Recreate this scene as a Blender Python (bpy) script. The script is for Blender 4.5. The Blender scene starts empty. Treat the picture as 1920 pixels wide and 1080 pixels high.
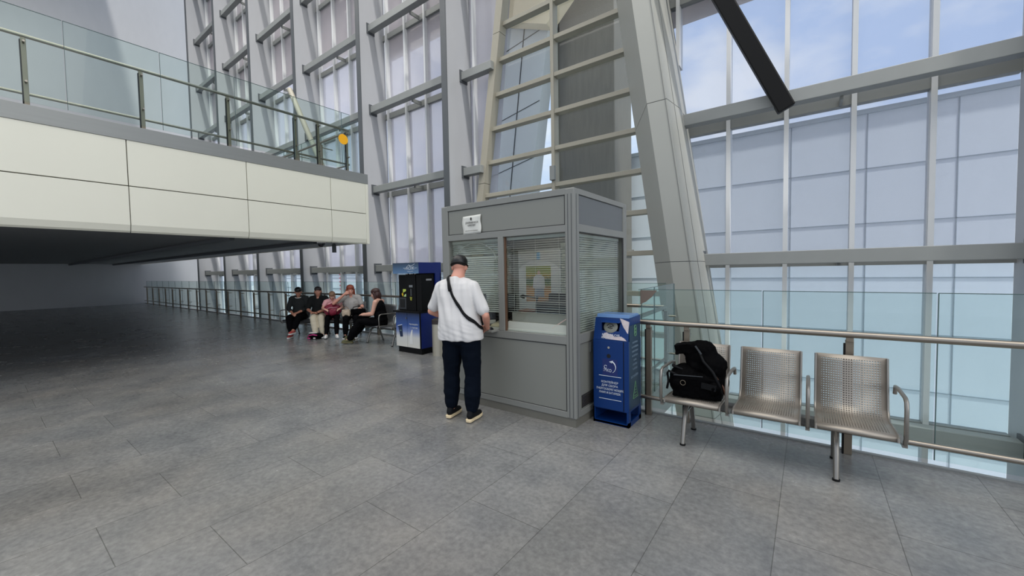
import bpy, bmesh, math, random
from mathutils import Vector, Matrix, noise
D = bpy.data
S = bpy.context.scene
COL = S.collection
R = math.radians
random.seed(7)

# ------------------------------------------------------------------ camera
YAW = R(36.6)
PIT = math.atan(32 / 750.0)
ROLL = math.atan(0.0176)
_f0 = Vector((-math.sin(YAW), math.cos(YAW), 0)); _r0 = Vector((math.cos(YAW), math.sin(YAW), 0)); _u0 = Vector((0, 0, 1))
_fw = _f0 * math.cos(PIT) - _u0 * math.sin(PIT)
_up = _u0 * math.cos(PIT) + _f0 * math.sin(PIT)
_R = _r0 * math.cos(ROLL) - _up * math.sin(ROLL)
_U = _up * math.cos(ROLL) + _r0 * math.sin(ROLL)
cam = D.objects.new('camera', D.cameras.new('camera'))
COL.objects.link(cam)
m3 = Matrix((_R, _U, -_fw)).transposed()
cam.matrix_world = Matrix.Translation((0, 0, 1.6)) @ m3.to_4x4()
cam.data.sensor_width = 36
cam.data.lens = 36 * 750 / 1920
cam.data.clip_start = 0.05
cam.data.clip_end = 600
S.camera = cam

# ------------------------------------------------------------------ colour management
S.view_settings.view_transform = 'Standard'
S.view_settings.look = 'None'
S.view_settings.gamma = 1
S.view_settings.use_curve_mapping = False
S.view_settings.exposure = 0.0
S.cycles.transparent_max_bounces = 32

# ------------------------------------------------------------------ world: pale blue sky with soft clouds
W = D.worlds.new('sky'); S.world = W; W.use_nodes = True
nt = W.node_tree; nt.nodes.clear(); N = nt.nodes.new; L = nt.links.new
out = N('ShaderNodeOutputWorld'); bg = N('ShaderNodeBackground'); L(bg.outputs[0], out.inputs[0])
tc = N('ShaderNodeTexCoord'); mp = N('ShaderNodeMapping'); mp.inputs['Scale'].default_value = (1.0, 1.0, 2.4)
L(tc.outputs['Generated'], mp.inputs[0])
nz = N('ShaderNodeTexNoise'); nz.inputs['Scale'].default_value = 3.2; nz.inputs['Detail'].default_value = 7; nz.inputs['Roughness'].default_value = .55
L(mp.outputs[0], nz.inputs['Vector'])
cr = N('ShaderNodeValToRGB'); cr.color_ramp.elements[0].position = .40; cr.color_ramp.elements[1].position = .62
L(nz.outputs['Fac'], cr.inputs[0])
mx = N('ShaderNodeMix'); mx.data_type = 'RGBA'
mx.inputs['A'].default_value = (.42, .54, .76, 1); mx.inputs['B'].default_value = (.74, .78, .84, 1)
L(cr.outputs[0], mx.inputs['Factor'])
sep = N('ShaderNodeSeparateXYZ'); L(tc.outputs['Generated'], sep.inputs[0])
mr = N('ShaderNodeMapRange'); mr.inputs['From Min'].default_value = 0.0; mr.inputs['From Max'].default_value = .28
mr.inputs['To Min'].default_value = 1; mr.inputs['To Max'].default_value = 0
L(sep.outputs['Z'], mr.inputs['Value'])
mx2 = N('ShaderNodeMix'); mx2.data_type = 'RGBA'; mx2.inputs['B'].default_value = (.70, .76, .82, 1)
L(mr.outputs[0], mx2.inputs['Factor']); L(mx.outputs['Result'], mx2.inputs['A'])
L(mx2.outputs['Result'], bg.inputs['Color']); bg.inputs['Strength'].default_value = 1.25

# ------------------------------------------------------------------ added fill lights that brighten the hall (out of view), and the sun outside
def area(name, loc, rot, sx, sy, power, col):
    l = D.lights.new(name, 'AREA'); l.shape = 'RECTANGLE'; l.size = sx; l.size_y = sy; l.energy = power; l.color = col
    o = D.objects.new(name, l); COL.objects.link(o); o.location = loc; o.rotation_euler = rot; return o
area('overhead_fill_light', (-8, -2, 19), (0, 0, 0), 34, 16, 4000, (1, .955, .87))  # added fill from above, lifts the floor and the whole hall
area('end_fill_light', (12, -3, 9), (0, R(75), R(-12)), 14, 14, 800, (1, .95, .86))  # added fill for the faces turned towards this end
sl = D.lights.new('sun', 'SUN'); sl.energy = 4.6; sl.angle = R(3); sl.color = (1, .96, .9)
so_ = D.objects.new('sun', sl); COL.objects.link(so_); so_.rotation_euler = (R(9), R(22), 0)

# ------------------------------------------------------------------ material helpers
def lin(c):
    return tuple(((v / 255) / 12.92 if v / 255 <= .04045 else ((v / 255 + .055) / 1.055) ** 2.4) for v in c)
MATS = {}
def mat(name, rgb, rough=.5, metal=0.0, var=.06, scale=6, bump=0.0, bscale=60, stretch=(1, 1, 1), spec=.5):
    """procedural principled material; rgb is sRGB 0-255, varied a little by noise"""
    if name in MATS: return MATS[name]
    m = D.materials.new(name); m.use_nodes = True; t = m.node_tree
    b = t.nodes['Principled BSDF']; b.inputs['Roughness'].default_value = rough; b.inputs['Metallic'].default_value = metal
    b.inputs['Specular IOR Level'].default_value = spec
    c = lin(rgb)
    co = t.nodes.new('ShaderNodeTexCoord'); ma = t.nodes.new('ShaderNodeMapping'); ma.inputs['Scale'].default_value = stretch
    t.links.new(co.outputs['Object'], ma.inputs[0])
    n = t.nodes.new('ShaderNodeTexNoise'); n.inputs['Scale'].default_value = scale; n.inputs['Detail'].default_value = 4
    t.links.new(ma.outputs[0], n.inputs['Vector'])
    x = t.nodes.new('ShaderNodeMix'); x.data_type = 'RGBA'
    x.inputs['A'].default_value = tuple(v * (1 - var) for v in c) + (1,); x.inputs['B'].default_value = tuple(min(1, v * (1 + var)) for v in c) + (1,)
    t.links.new(n.outputs['Fac'], x.inputs['Factor']); t.links.new(x.outputs['Result'], b.inputs['Base Color'])
    if bump:
        n2 = t.nodes.new('ShaderNodeTexNoise'); n2.inputs['Scale'].default_value = bscale; n2.inputs['Detail'].default_value = 5
        t.links.new(ma.outputs[0], n2.inputs['Vector'])
        bp = t.nodes.new('ShaderNodeBump'); bp.inputs['Strength'].default_value = bump; bp.inputs['Distance'].default_value = .01
        t.links.new(n2.outputs['Fac'], bp.inputs['Height']); t.links.new(bp.outputs[0], b.inputs['Normal'])
    MATS[name] = m
    return m

def glass(name, tint=(1, 1, 1), refl=1.0, frost=0.0, frost_col=(.7, .7, .72), rough=.02):
    if name in MATS: return MATS[name]
    m = D.materials.new(name); m.use_nodes = True; t = m.node_tree; t.nodes.clear()
    o = t.nodes.new('ShaderNodeOutputMaterial'); tr = t.nodes.new('ShaderNodeBsdfTransparent'); tr.inputs[0].default_value = tuple(tint) + (1,)
    base = tr.outputs[0]
    if frost:
        tl = t.nodes.new('ShaderNodeBsdfTranslucent'); tl.inputs[0].default_value = tuple(frost_col) + (1,)
        df = t.nodes.new('ShaderNodeBsdfDiffuse'); df.inputs[0].default_value = tuple(frost_col) + (1,)
        a = t.nodes.new('ShaderNodeMixShader'); a.inputs[0].default_value = .35
        t.links.new(tl.outputs[0], a.inputs[1]); t.links.new(df.outputs[0], a.inputs[2])
        n = t.nodes.new('ShaderNodeTexNoise'); n.inputs['Scale'].default_value = .7
        co = t.nodes.new('ShaderNodeTexCoord'); t.links.new(co.outputs['Object'], n.inputs['Vector'])
        mr_ = t.nodes.new('ShaderNodeMapRange'); mr_.inputs['To Min'].default_value = frost * .8; mr_.inputs['To Max'].default_value = min(1, frost * 1.2)
        t.links.new(n.outputs['Fac'], mr_.inputs['Value'])
        bm_ = t.nodes.new('ShaderNodeMixShader'); t.links.new(mr_.outputs[0], bm_.inputs[0])
        t.links.new(tr.outputs[0], bm_.inputs[1]); t.links.new(a.outputs[0], bm_.inputs[2]); base = bm_.outputs[0]
    g = t.nodes.new('ShaderNodeBsdfGlossy'); g.inputs['Roughness'].default_value = rough
    fr = t.nodes.new('ShaderNodeFresnel'); fr.inputs['IOR'].default_value = 1.45
    mu = t.nodes.new('ShaderNodeMath'); mu.operation = 'MULTIPLY'; mu.inputs[1].default_value = refl
    ge = t.nodes.new('ShaderNodeNewGeometry'); inv = t.nodes.new('ShaderNodeMath'); inv.operation = 'SUBTRACT'; inv.inputs[0].default_value = 1
    t.links.new(ge.outputs['Backfacing'], inv.inputs[1])          # only the outer faces of a pane reflect
    m2_ = t.nodes.new('ShaderNodeMath'); m2_.operation = 'MULTIPLY'; t.links.new(fr.outputs[0], m2_.inputs[0]); t.links.new(inv.outputs[0], m2_.inputs[1])
    t.links.new(m2_.outputs[0], mu.inputs[0])
    ms = t.nodes.new('ShaderNodeMixShader'); t.links.new(mu.outputs[0], ms.inputs[0]); t.links.new(base, ms.inputs[1]); t.links.new(g.outputs[0], ms.inputs[2])
    t.links.new(ms.outputs[0], o.inputs[0]); MATS[name] = m
    return m

def emit(name, rgb, s):
    m = D.materials.new(name); m.use_nodes = True; t = m.node_tree; t.nodes.clear()
    o = t.nodes.new('ShaderNodeOutputMaterial'); e = t.nodes.new('ShaderNodeEmission'); e.inputs[0].default_value = lin(rgb) + (1,); e.inputs[1].default_value = s
    t.links.new(e.outputs[0], o.inputs[0]); return m

# ------------------------------------------------------------------ object helpers
OFF = {}
def tag(o, label=None, cat=None, group=None, kind=None):
    if label: o['label'] = label
    if cat: o['category'] = cat
    if group: o['group'] = group
    if kind: o['kind'] = kind
    return o
def thing(name, loc=(0, 0, 0), label=None, cat=None, group=None, kind=None, local=False):
    """Empty at the base of a thing. local=False: its parts are given in world coordinates"""
    o = D.objects.new(name, None); COL.objects.link(o); o.empty_display_size = .1
    if not local: o.location = loc
    OFF[o.name] = Vector((0, 0, 0)) if local else Vector(loc)
    return tag(o, label, cat, group, kind)
def place(o, loc, rz=0):
    o.location = loc; o.rotation_euler = (0, 0, rz); return o
def copy_tree(o, parent=None):
    c = o.copy(); COL.objects.link(c); OFF[c.name] = OFF.get(o.name, Vector())
    if parent: c.parent = parent
    for ch in list(o.children): copy_tree(ch, c)
    return c

def link_mesh(name, me, m, parent=None):
    o = D.objects.new(name, me); COL.objects.link(o)
    if m: me.materials.append(m)
    off = OFF[parent.name] if parent else Vector()
    if off.length: me.transform(Matrix.Translation(-off))
    OFF[o.name] = off
    if parent: o.parent = parent
    return o

class MB:
    def __init__(s): s.bm = bmesh.new()
    def box(s, a, b, M=None):
        x0, y0, z0 = a; x1, y1, z1 = b
        r = bmesh.ops.create_cube(s.bm, size=1)
        T = Matrix.Translation(((x0 + x1) / 2, (y0 + y1) / 2, (z0 + z1) / 2)) @ Matrix.Diagonal((abs(x1 - x0), abs(y1 - y0), abs(z1 - z0), 1))
        if M is not None: T = M @ T
        bmesh.ops.transform(s.bm, matrix=T, verts=r['verts']); return s
    def bar(s, p, q, w, h, up=(0, 0, 1)):
        p = Vector(p); q = Vector(q); d = (q - p); l = d.length; d.normalize()
        sx = d.cross(Vector(up)).normalized(); u = sx.cross(d)
        M = Matrix((sx, d, u)).transposed().to_4x4(); M.translation = (p + q) / 2
        return s.box((-w / 2, -l / 2, -h / 2), (w / 2, l / 2, h / 2), M)
    def cyl(s, p, q, r, seg=16, r2=None):
        p = Vector(p); q = Vector(q); d = q - p
        M = Matrix.Translation((p + q) / 2) @ d.to_track_quat('Z', 'Y').to_matrix().to_4x4()
        k = bmesh.ops.create_cone(s.bm, cap_ends=True, segments=seg, radius1=r, radius2=r if r2 is None else r2, depth=d.length)
        bmesh.ops.transform(s.bm, matrix=M, verts=k['verts']); return s
    def ell(s, c, rad, M=None, seg=16):
        k = bmesh.ops.create_uvsphere(s.bm, u_segments=seg, v_segments=max(6, seg // 2), radius=1)
        T = Matrix.Translation(c) @ (M.to_4x4() if M is not None else Matrix.Identity(4)) @ Matrix.Diagonal((rad[0], rad[1], rad[2], 1))
        bmesh.ops.transform(s.bm, matrix=T, verts=k['verts']); return s
    def cap(s, p, r, q, r2, seg=12):
        """tapered capsule"""
        p = Vector(p); q = Vector(q)
        if (q - p).length > 1e-5: s.cyl(p, q, r, seg, r2)
        s.ell(p, (r, r, r), seg=seg); s.ell(q, (r2, r2, r2), seg=seg); return s
    def chain(s, pts, seg=12):
        for (p, r), (q, r2) in zip(pts, pts[1:]): s.cap(p, r, q, r2, seg)
        return s
    def tube(s, pts, r, seg=10, closed=False):
        pts = [Vector(p) for p in pts]; n = len(pts); rings = []
        prev = None
        for i, p in enumerate(pts):
            a = pts[(i - 1) % n] if (i > 0 or closed) else p; b = pts[(i + 1) % n] if (i < n - 1 or closed) else p
            d = (b - a).normalized()
            if prev is None:
                prev = d.orthogonal().normalized()
            prev = (prev - d * prev.dot(d)).normalized(); v = d.cross(prev)
            rr = r[i] if isinstance(r, (list, tuple)) else r
            rings.append([s.bm.verts.new(p + (prev * math.cos(t) + v * math.sin(t)) * rr) for t in [2 * math.pi * k / seg for k in range(seg)]])
        for i in range(n if closed else n - 1):
            A = rings[i]; B = rings[(i + 1) % n]
            for k in range(seg): s.bm.faces.new((A[k], A[(k + 1) % seg], B[(k + 1) % seg], B[k]))
        if not closed:
            s.bm.faces.new(rings[0][::-1]); s.bm.faces.new(rings[-1])
        return s
    def loft(s, rings, seg=28, e=2.0):
        """rings: (cx, cy, cz, rx, ry) horizontal super-ellipses"""
        rs = []
        for cx, cy, cz, rx, ry in rings:
            row = []
            for k in range(seg):
                t = 2 * math.pi * k / seg; c = math.cos(t); q = math.sin(t)
                row.append(s.bm.verts.new((cx + rx * abs(c) ** (2 / e) * (1 if c >= 0 else -1), cy + ry * abs(q) ** (2 / e) * (1 if q >= 0 else -1), cz)))
            rs.append(row)
        for A, B in zip(rs, rs[1:]):
            for k in range(seg): s.bm.faces.new((A[k], A[(k + 1) % seg], B[(k + 1) % seg], B[k]))
        s.bm.faces.new(rs[0][::-1]); s.bm.faces.new(rs[-1]); return s
    def prism(s, poly, axis, a, b, shear=None):
        """polygon in the plane across axis ('x','y','z'), extruded from a to b"""
        def P(u, v, w):
            return {'x': (w, u, v), 'y': (u, w, v), 'z': (u, v, w)}[axis]
        A = [s.bm.verts.new(P(u, v, a)) for u, v in poly]
        B = [s.bm.verts.new(P(u + (shear[0] if shear else 0), v + (shear[1] if shear else 0), b)) for u, v in poly]
        n = len(poly)
        s.bm.faces.new(A); s.bm.faces.new(B[::-1])
        for k in range(n): s.bm.faces.new((A[k], B[k], B[(k + 1) % n], A[(k + 1) % n]))
        return s
    def build(s, name, m, parent=None, bevel=0, smooth=False, label=None, **kw):
        bmesh.ops.recalc_face_normals(s.bm, faces=s.bm.faces)
        me = D.meshes.new(name); s.bm.to_mesh(me); s.bm.free()
        if smooth:
            me.shade_smooth()
        o = link_mesh(name, me, m, parent)
        if bevel:
            b = o.modifiers.new('bevel', 'BEVEL'); b.width = bevel; b.segments = 2; b.limit_method = 'ANGLE'
        if smooth == 'auto':
            me.set_sharp_from_angle(angle=R(40))
        return tag(o, label, **kw)
    def remesh(s, name, m, parent=None, voxel=.008, smooth=3, fn=None, fac=.5, label=None, **kw):
        """union of all the closed pieces as one continuous skin"""
        bmesh.ops.recalc_face_normals(s.bm, faces=s.bm.faces)
        me = D.meshes.new(name); s.bm.to_mesh(me); s.bm.free()
        t = D.objects.new('tmp', me); COL.objects.link(t)
        r = t.modifiers.new('r', 'REMESH'); r.mode = 'VOXEL'; r.voxel_size = voxel; r.adaptivity = 0
        if smooth:
            q = t.modifiers.new('s', 'SMOOTH'); q.factor = fac; q.iterations = smooth
        dg = bpy.context.evaluated_depsgraph_get(); dg.update()
        me2 = D.meshes.new_from_object(t.evaluated_get(dg)); me2.name = name
        D.objects.remove(t); D.meshes.remove(me)
        if fn:
            nrm = [v.normal.copy() for v in me2.vertices]
            for v, n_ in zip(me2.vertices, nrm):
                v.co = v.co + n_ * fn(v.co, n_)
        me2.shade_smooth()
        return tag(link_mesh(name, me2, m, parent), label, **kw)

def box(name, a, b, m, parent=None, bevel=0, **kw):
    return MB().box(a, b).build(name, m, parent, bevel, **kw)

def text(s, size, m, parent, origin, right, up, name='lettering', align='CENTER', thick=.0006, sx=1.0):
    cu = D.curves.new('t', 'FONT'); cu.body = s; cu.size = size; cu.align_x = align; cu.align_y = 'CENTER'; cu.extrude = thick
    cu.resolution_u = 2
    t = D.objects.new('t', cu); COL.objects.link(t)
    dg = bpy.context.evaluated_depsgraph_get(); dg.update()
    me = D.meshes.new_from_object(t.evaluated_get(dg)); D.objects.remove(t); D.curves.remove(cu)
    r = Vector(right).normalized(); u = Vector(up).normalized(); n_ = r.cross(u)
    M = Matrix((r * sx, u, n_)).transposed().to_4x4(); M.translation = Vector(origin)
    me.transform(M)
    return link_mesh(name, me, m, parent)

def struct(name, label=None):
    return thing(name, (0, 0, 0), label, None, None, 'structure')
# ------------------------------------------------------------------ materials
m_alu = mat('painted aluminium', (148, 150, 146), .45, var=.04)
m_alu_d = mat('grey painted steel', (122, 125, 124), .45, var=.05)
m_fin = mat('brushed grey cladding', (166, 168, 172), .42, .25, var=.05, scale=3, stretch=(1, 1, .4))
m_mull = mat('pale mullion', (196, 198, 200), .4, var=.03)
m_findark = mat('dark joint cladding', (70, 74, 78), .5)
m_lad = mat('warm grey frame paint', (144, 140, 127), .5, var=.03)
m_leg = mat('portal cladding', (150, 151, 146), .5, var=.03, scale=2)
m_black = mat('black rubber', (10, 10, 11), .6, spec=.25)
m_cream = mat('cream enamel panel', (224, 222, 207), .35, var=.03, scale=1.5)
m_band = mat('grey brushed edge band', (138, 140, 138), .35, .3, var=.08, scale=4, stretch=(1, .3, 6))
m_under = mat('grey soffit', (120, 122, 124), .6)
m_steel = mat('stainless steel', (150, 142, 132), .28, .9, var=.06, scale=12)
m_chrome = mat('polished tube steel', (190, 184, 176), .2, .95, var=.03)
m_post = mat('dull post steel', (128, 118, 104), .4, .6, var=.06)
m_white = mat('white paint', (228, 228, 226), .5)
m_conc = mat('board marked concrete', (108, 106, 100), .85, var=.22, scale=5, stretch=(3, 3, .35), bump=.3, bscale=30)
m_bldg = mat('pale blue panel', (224, 231, 237), .5, var=.03)
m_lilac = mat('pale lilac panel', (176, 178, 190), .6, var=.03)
m_seam = mat('dark seam', (52, 56, 60), .7)
m_seam3 = mat('cladding seam', (104, 106, 106), .7)
m_seam2 = mat('grey seam', (140, 152, 160), .7)
m_ground = mat('pale paving', (205, 205, 200), .7, var=.08, scale=.8)
g_clear = glass('clear glass', (.96, .985, .985), .8)
g_rail = glass('greenish railing glass', (.90, .955, .94), .8)
g_frost = glass('lilac tinted glazing', (.88, .88, .92), .5, frost=.50, frost_col=(.76, .74, .77))
g_lower = glass('pale glazing', (.90, .94, .98), .6, frost=.10, frost_col=(.8, .84, .9))

# ---- floor: large grey stone tiles, dark joints
def floor_mat():
    m = D.materials.new('stone tile floor'); m.use_nodes = True; t = m.node_tree; b = t.nodes['Principled BSDF']
    def nn(k): return t.nodes.new(k)
    co = nn('ShaderNodeTexCoord'); mp = nn('ShaderNodeMapping'); mp.inputs['Rotation'].default_value = (0, 0, R(90))
    mp.inputs['Location'].default_value = (.40, .727, 0)
    t.links.new(co.outputs['Object'], mp.inputs[0])
    br = nn('ShaderNodeTexBrick'); br.inputs['Scale'].default_value = 1; br.inputs['Brick Width'].default_value = 1.18
    br.inputs['Row Height'].default_value = .585; br.inputs['Mortar Size'].default_value = .0026; br.offset = .37; br.offset_frequency = 2
    br.inputs['Mortar Smooth'].default_value = .2
    br.inputs['Color1'].default_value = (.93, .93, .93, 1); br.inputs['Color2'].default_value = (1.07, 1.06, 1.05, 1); br.inputs['Mortar'].default_value = (.52, .52, .50, 1)
    t.links.new(mp.outputs[0], br.inputs['Vector'])
    def noise_(sc, de, lo, hi, c0, c1):
        n = nn('ShaderNodeTexNoise'); n.inputs['Scale'].default_value = sc; n.inputs['Detail'].default_value = de; n.inputs['Roughness'].default_value = .62
        t.links.new(co.outputs['Object'], n.inputs['Vector'])
        r = nn('ShaderNodeValToRGB'); r.color_ramp.elements[0].position = lo; r.color_ramp.elements[1].position = hi
        r.color_ramp.elements[0].color = c0 + (1,); r.color_ramp.elements[1].color = c1 + (1,); t.links.new(n.outputs['Fac'], r.inputs[0]); return n, r
    n1, r1 = noise_(2.2, 9, .32, .70, (.145, .147, .150), (.235, .236, .232))
    n2, r2 = noise_(26, 6, .35, .75, (.80, .80, .80), (1.22, 1.22, 1.21))
    n3, r3 = noise_(120, 3, .62, .78, (1, 1, 1), (1.22, 1.22, 1.22))
    n4, r4 = noise_(.55, 3, .38, .66, (1.04, 1.05, 1.06), (.90, .86, .82))
    def mul(a, c):
        x = nn('ShaderNodeMix'); x.data_type = 'RGBA'; x.blend_type = 'MULTIPLY'; x.inputs['Factor'].default_value = 1
        t.links.new(a, x.inputs['A']); t.links.new(c, x.inputs['B']); return x.outputs['Result']
    c = mul(mul(mul(mul(r4.outputs[0], r1.outputs[0]), r2.outputs[0]), r3.outputs[0]), br.outputs['Color'])
    t.links.new(c, b.inputs['Base Color'])
    mr = nn('ShaderNodeMapRange'); mr.inputs['To Min'].default_value = .17; mr.inputs['To Max'].default_value = .34
    t.links.new(n1.outputs['Fac'], mr.inputs['Value']); t.links.new(mr.outputs[0], b.inputs['Roughness'])
    bp = nn('ShaderNodeBump'); bp.inputs['Strength'].default_value = .25; bp.inputs['Distance'].default_value = .004
    inv = nn('ShaderNodeMath'); inv.operation = 'SUBTRACT'; inv.inputs[0].default_value = 1; t.links.new(br.outputs['Fac'], inv.inputs[1])
    t.links.new(inv.outputs[0], bp.inputs['Height']); t.links.new(bp.outputs[0], b.inputs['Normal'])
    return m
fm = floor_mat()
# the upper floor: L-shaped slab with a void in front of the facade
b = MB()
b.box((-33, -9, -.35), (-1.66, 6.3, 0)); b.box((-1.66, -9, -.35), (9, 4.42, 0))
tag(b.build('floor', fm), kind='structure')
tag(MB().box((-33, 6.3, -.42), (-1.60, 6.34, .03)).box((-1.66, 4.42, -.42), (-1.60, 6.3, .03)).box((-1.66, 4.42, -.42), (9, 4.46, .012)).build('trim_1', m_alu_d), kind='structure')
lf = mat('lower hall floor', (222, 218, 206), .4, var=.05, scale=1.2)
tag(box('lower_floor', (-33, -9, -4.3), (9, 9.2, -4.2), lf), kind='structure')
b = MB()
for x, y, w, d in ((-1.2, 5.0, .9, 1.5), (.6, 5.3, 1.6, .7), (-2.6, 6.9, 1.0, .8), (2.6, 5.2, 1.0, 1.2), (-6, 7.2, 2, .7), (-11, 7.4, 2.4, .6)):
    b.box((x - w / 2, y - d / 2, -4.2), (x + w / 2, y + d / 2, -3.35))
lm = mat('lower hall counters', (120, 124, 126), .5)
tag(b.build('trim_2', lm), kind='structure')
tag(box('wall_left', (-33.4, -9, -4.3), (-33, 9.2, 22), m_fin), kind='structure')
tag(box('ceiling', (-33.4, -12, 22), (14, 4.6, 22.3), m_white), kind='structure')  # unseen; put in to block the sun, cut short so it reaches outside
tag(box('ground', (-260, 9.3, -4.6), (160, 320, -4.4), m_ground), kind='structure')

# ------------------------------------------------------------------ facade: fins, glazing bays, beams
ZB, ZT = -4.2, 22.0
FIN = [-29.2, -25.0, -20.8, -16.6, -12.16, -8.10, 2.60, 6.8]
for i, x in enumerate(FIN):
    e = thing('column', (x, 8.5, ZB), kind='structure')
    box('column_panel', (x - .20, 8.07, ZB), (x, 9.05, ZT), m_fin, e)
    box('column_trim', (x - .205, 8.045, ZB), (x + .005, 8.07, ZT), m_findark, e)
    tag(e, kind='structure')
LV = [1.75 + 2.72 * k for k in range(-2, 8)]
def bay(n, x0, x1, mull, frost_from=1.75, blind=None, levels=LV):
    w = struct('window_%d' % n)
    MB().box((x0, 9.06, ZB), (x1, 9.08, frost_from)).build('lower_pane', g_lower, w)
    MB().box((x0, 9.06, frost_from), (x1, 9.08, ZT)).build('upper_pane', g_frost, w)
    for x in mull:
        MB().box((x - .035, 8.93, ZB), (x + .035, 9.16, ZT)).build('mullion', m_mull, w)
    for z in levels:
        MB().box((x0, 8.98, z - .16), (x1, 9.12, z + .02)).build('transom', m_alu_d, w)
    if blind:
        MB().box((x0 + .05, 9.2, blind), (x1 - .05, 9.22, ZT)).build('sun_blind', m_blind, w)
    return w
m_blind = D.materials.new('sun screen fabric'); m_blind.use_nodes = True
_t = m_blind.node_tree; _t.nodes.clear(); _o = _t.nodes.new('ShaderNodeOutputMaterial'); _a = _t.nodes.new('ShaderNodeBsdfTranslucent'); _a.inputs[0].default_value = (.62, .57, .54, 1)
_d = _t.nodes.new('ShaderNodeBsdfDiffuse'); _d.inputs[0].default_value = (.72, .68, .64, 1); _m = _t.nodes.new('ShaderNodeMixShader'); _m.inputs[0].default_value = .4
_t.links.new(_a.outputs[0], _m.inputs[1]); _t.links.new(_d.outputs[0], _m.inputs[2]); _t.links.new(_m.outputs[0], _o.inputs[0])
n = 0
for k in range(5):
    x0 = FIN[k]; x1 = FIN[k + 1] - .2; n += 1
    step = (x1 - x0 - .22) / 3.7
    bay(n, x0, x1, [x0 + .22 + step * j for j in range(4)] , blind={3: 10.2, 4: 9.1}.get(k, 10.6))
# bay between the last left fin and the portal leg, and bays right of the portal
def slant(z, x_at, z_at, k): return x_at - (z - z_at) * k
n += 1; w = struct('window_%d' % n)
LL = lambda z: slant(z, -7.62, 3.7, -.16)       # left leg axis at the glass line
MB().prism([(-8.1, ZB), (LL(ZB) + .3, ZB), (-5.2, ZT), (-8.1, ZT)], 'y', 9.06, 9.08).build('upper_pane', g_frost, w)
MB().box((-7.93, 8.93, ZB), (-7.87, 9.16, ZT)).build('mullion', m_mull, w)
n += 1; w = struct('window_%d' % n)
RR = lambda z: slant(z, -1.66, 1.75, .144)
MB().prism([(RR(ZB) + .0, ZB), (2.4, ZB), (2.4, 1.75), (RR(1.75), 1.75)], 'y', 9.06, 9.08).build('lower_pane', g_lower, w)
MB().prism([(RR(1.75), 1.75), (2.4, 1.75), (2.4, ZT), (RR(ZT), ZT)], 'y', 9.06, 9.08).build('upper_pane', glass('sky glazing', (.88, .90, .94), .5, frost=.12, frost_col=(.7, .7, .76)), w)
for x, zb in ((-2.24, 5.8), (-1.30, ZB), (-.36, ZB), (.58, ZB), (1.52, ZB)):
    MB().box((x - .035, 8.93, zb), (x + .035, 9.2, ZT)).build('mullion', m_mull, w)
for z in LV:
    MB().box((RR(z), 8.96, z - .16), (2.4, 9.12, z + .02)).build('transom', m_alu_d, w)
MB().prism([(RR(6.9), 6.75), (2.35, 6.75), (2.35, ZT), (RR(ZT), ZT)], 'y', 9.22, 9.24).build('sun_blind', m_blind, w)
n += 1; bay(n, 2.6, 6.6, [3.4, 4.4, 5.4], blind=6.75)
# horizontal beams in front of the glass, fin to fin, with end plates and hangers
def beam(x0, x1, z, hang, dy=0, plates=True):
    e = thing('beam', (x0, 8.5, z), kind='structure')
    box('beam_section', (x0 + .03, 8.38 + dy, z - .11), (x1 - (.03 if plates else 0), 8.60 + dy, z + .11), m_alu_d, e, bevel=.008)
    for x, d in ((x0, .03), (x1, -.03))[:2 if plates else 1]:
        box('beam_plate', (min(x, x + d), 8.34 + dy, z - .17), (max(x, x + d), 8.64 + dy, z + .17), m_findark, e)
    for h in hang:
        MB().box((h - .02, 8.6, z - .16), (h + .02, 8.98, z - .05)).build('beam_strut', m_alu_d, e)
for k in range(5):
    x0 = FIN[k]; x1 = FIN[k + 1] - .2
    for z in LV: beam(x0, x1, z + .02, [x0 + (x1 - x0) * .5])
for z in LV:
    if LL(z) > -7.95: beam(-8.1, LL(z) + .08, z + .02, [], .22, False)
    beam(RR(z) - .0, 2.4, z + .0, [.4])
    beam(2.6, 6.6, z, [4.6])

# ------------------------------------------------------------------ leaning portal: two raking legs and a ladder of bars
e = thing('portal_column', (-2.0, 8, ZB), kind='structure', label='wide raking clad leg of the portal')
def sect(z):
    o = -(z - 1.82) * .141
    return [(-2.70 + o, 8.98), (-2.70 + o, 8.80), (-2.024 + o, 7.50), (-1.673 + o, 7.50), (-1.60 + o, 8.1), (-1.665 + o, 9.04)]
def skew(sec0, sec1, z0, z1, name, m, par, **k):
    b = MB(); A = [b.bm.verts.new((x, y, z0)) for x, y in sec0]; B = [b.bm.verts.new((x, y, z1)) for x, y in sec1]
    q = len(A); b.bm.faces.new(A[::-1]); b.bm.faces.new(B)
    for i in range(q): b.bm.faces.new((A[i], A[(i + 1) % q], B[(i + 1) % q], B[i]))
    return b.build(name, m, par, **k)
zs = [ZB, -1.0, 1.72, 4.62, 7.5, 10.4, 13.3, 16.2, 22]
for za, zb in zip(zs, zs[1:]):
    skew(sect(za), sect(zb - .012), za, zb - .012, 'cladding_panel', m_leg, e)
    def grow(s, g=-.006):
        cx = sum(p[0] for p in s) / len(s); cy = sum(p[1] for p in s) / len(s)
        return [(cx + (x - cx) * (1 + g), cy + (y - cy) * (1 + g)) for x, y in s]
    skew(grow(sect(zb - .02), -.012), grow(sect(zb + .01), -.012), zb - .014, zb + .002, 'seam_strip', m_seam3, e)
for fx, fy, wd in ((-1.70, 7.497, .006), (-1.632, 7.82, .008)):
    p0 = (fx - (ZB - 1.82) * .141, fy, ZB); p1 = (fx - (16 - 1.82) * .141, fy, 16)
    MB().bar(p0, p1, wd, .012, up=(0, 1, 0)).build('seam_strip', m_seam3, e)
e = thing('portal_column', (-7.6, 8.8, ZB), kind='structure', label='slim raking leg of the portal')
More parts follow.
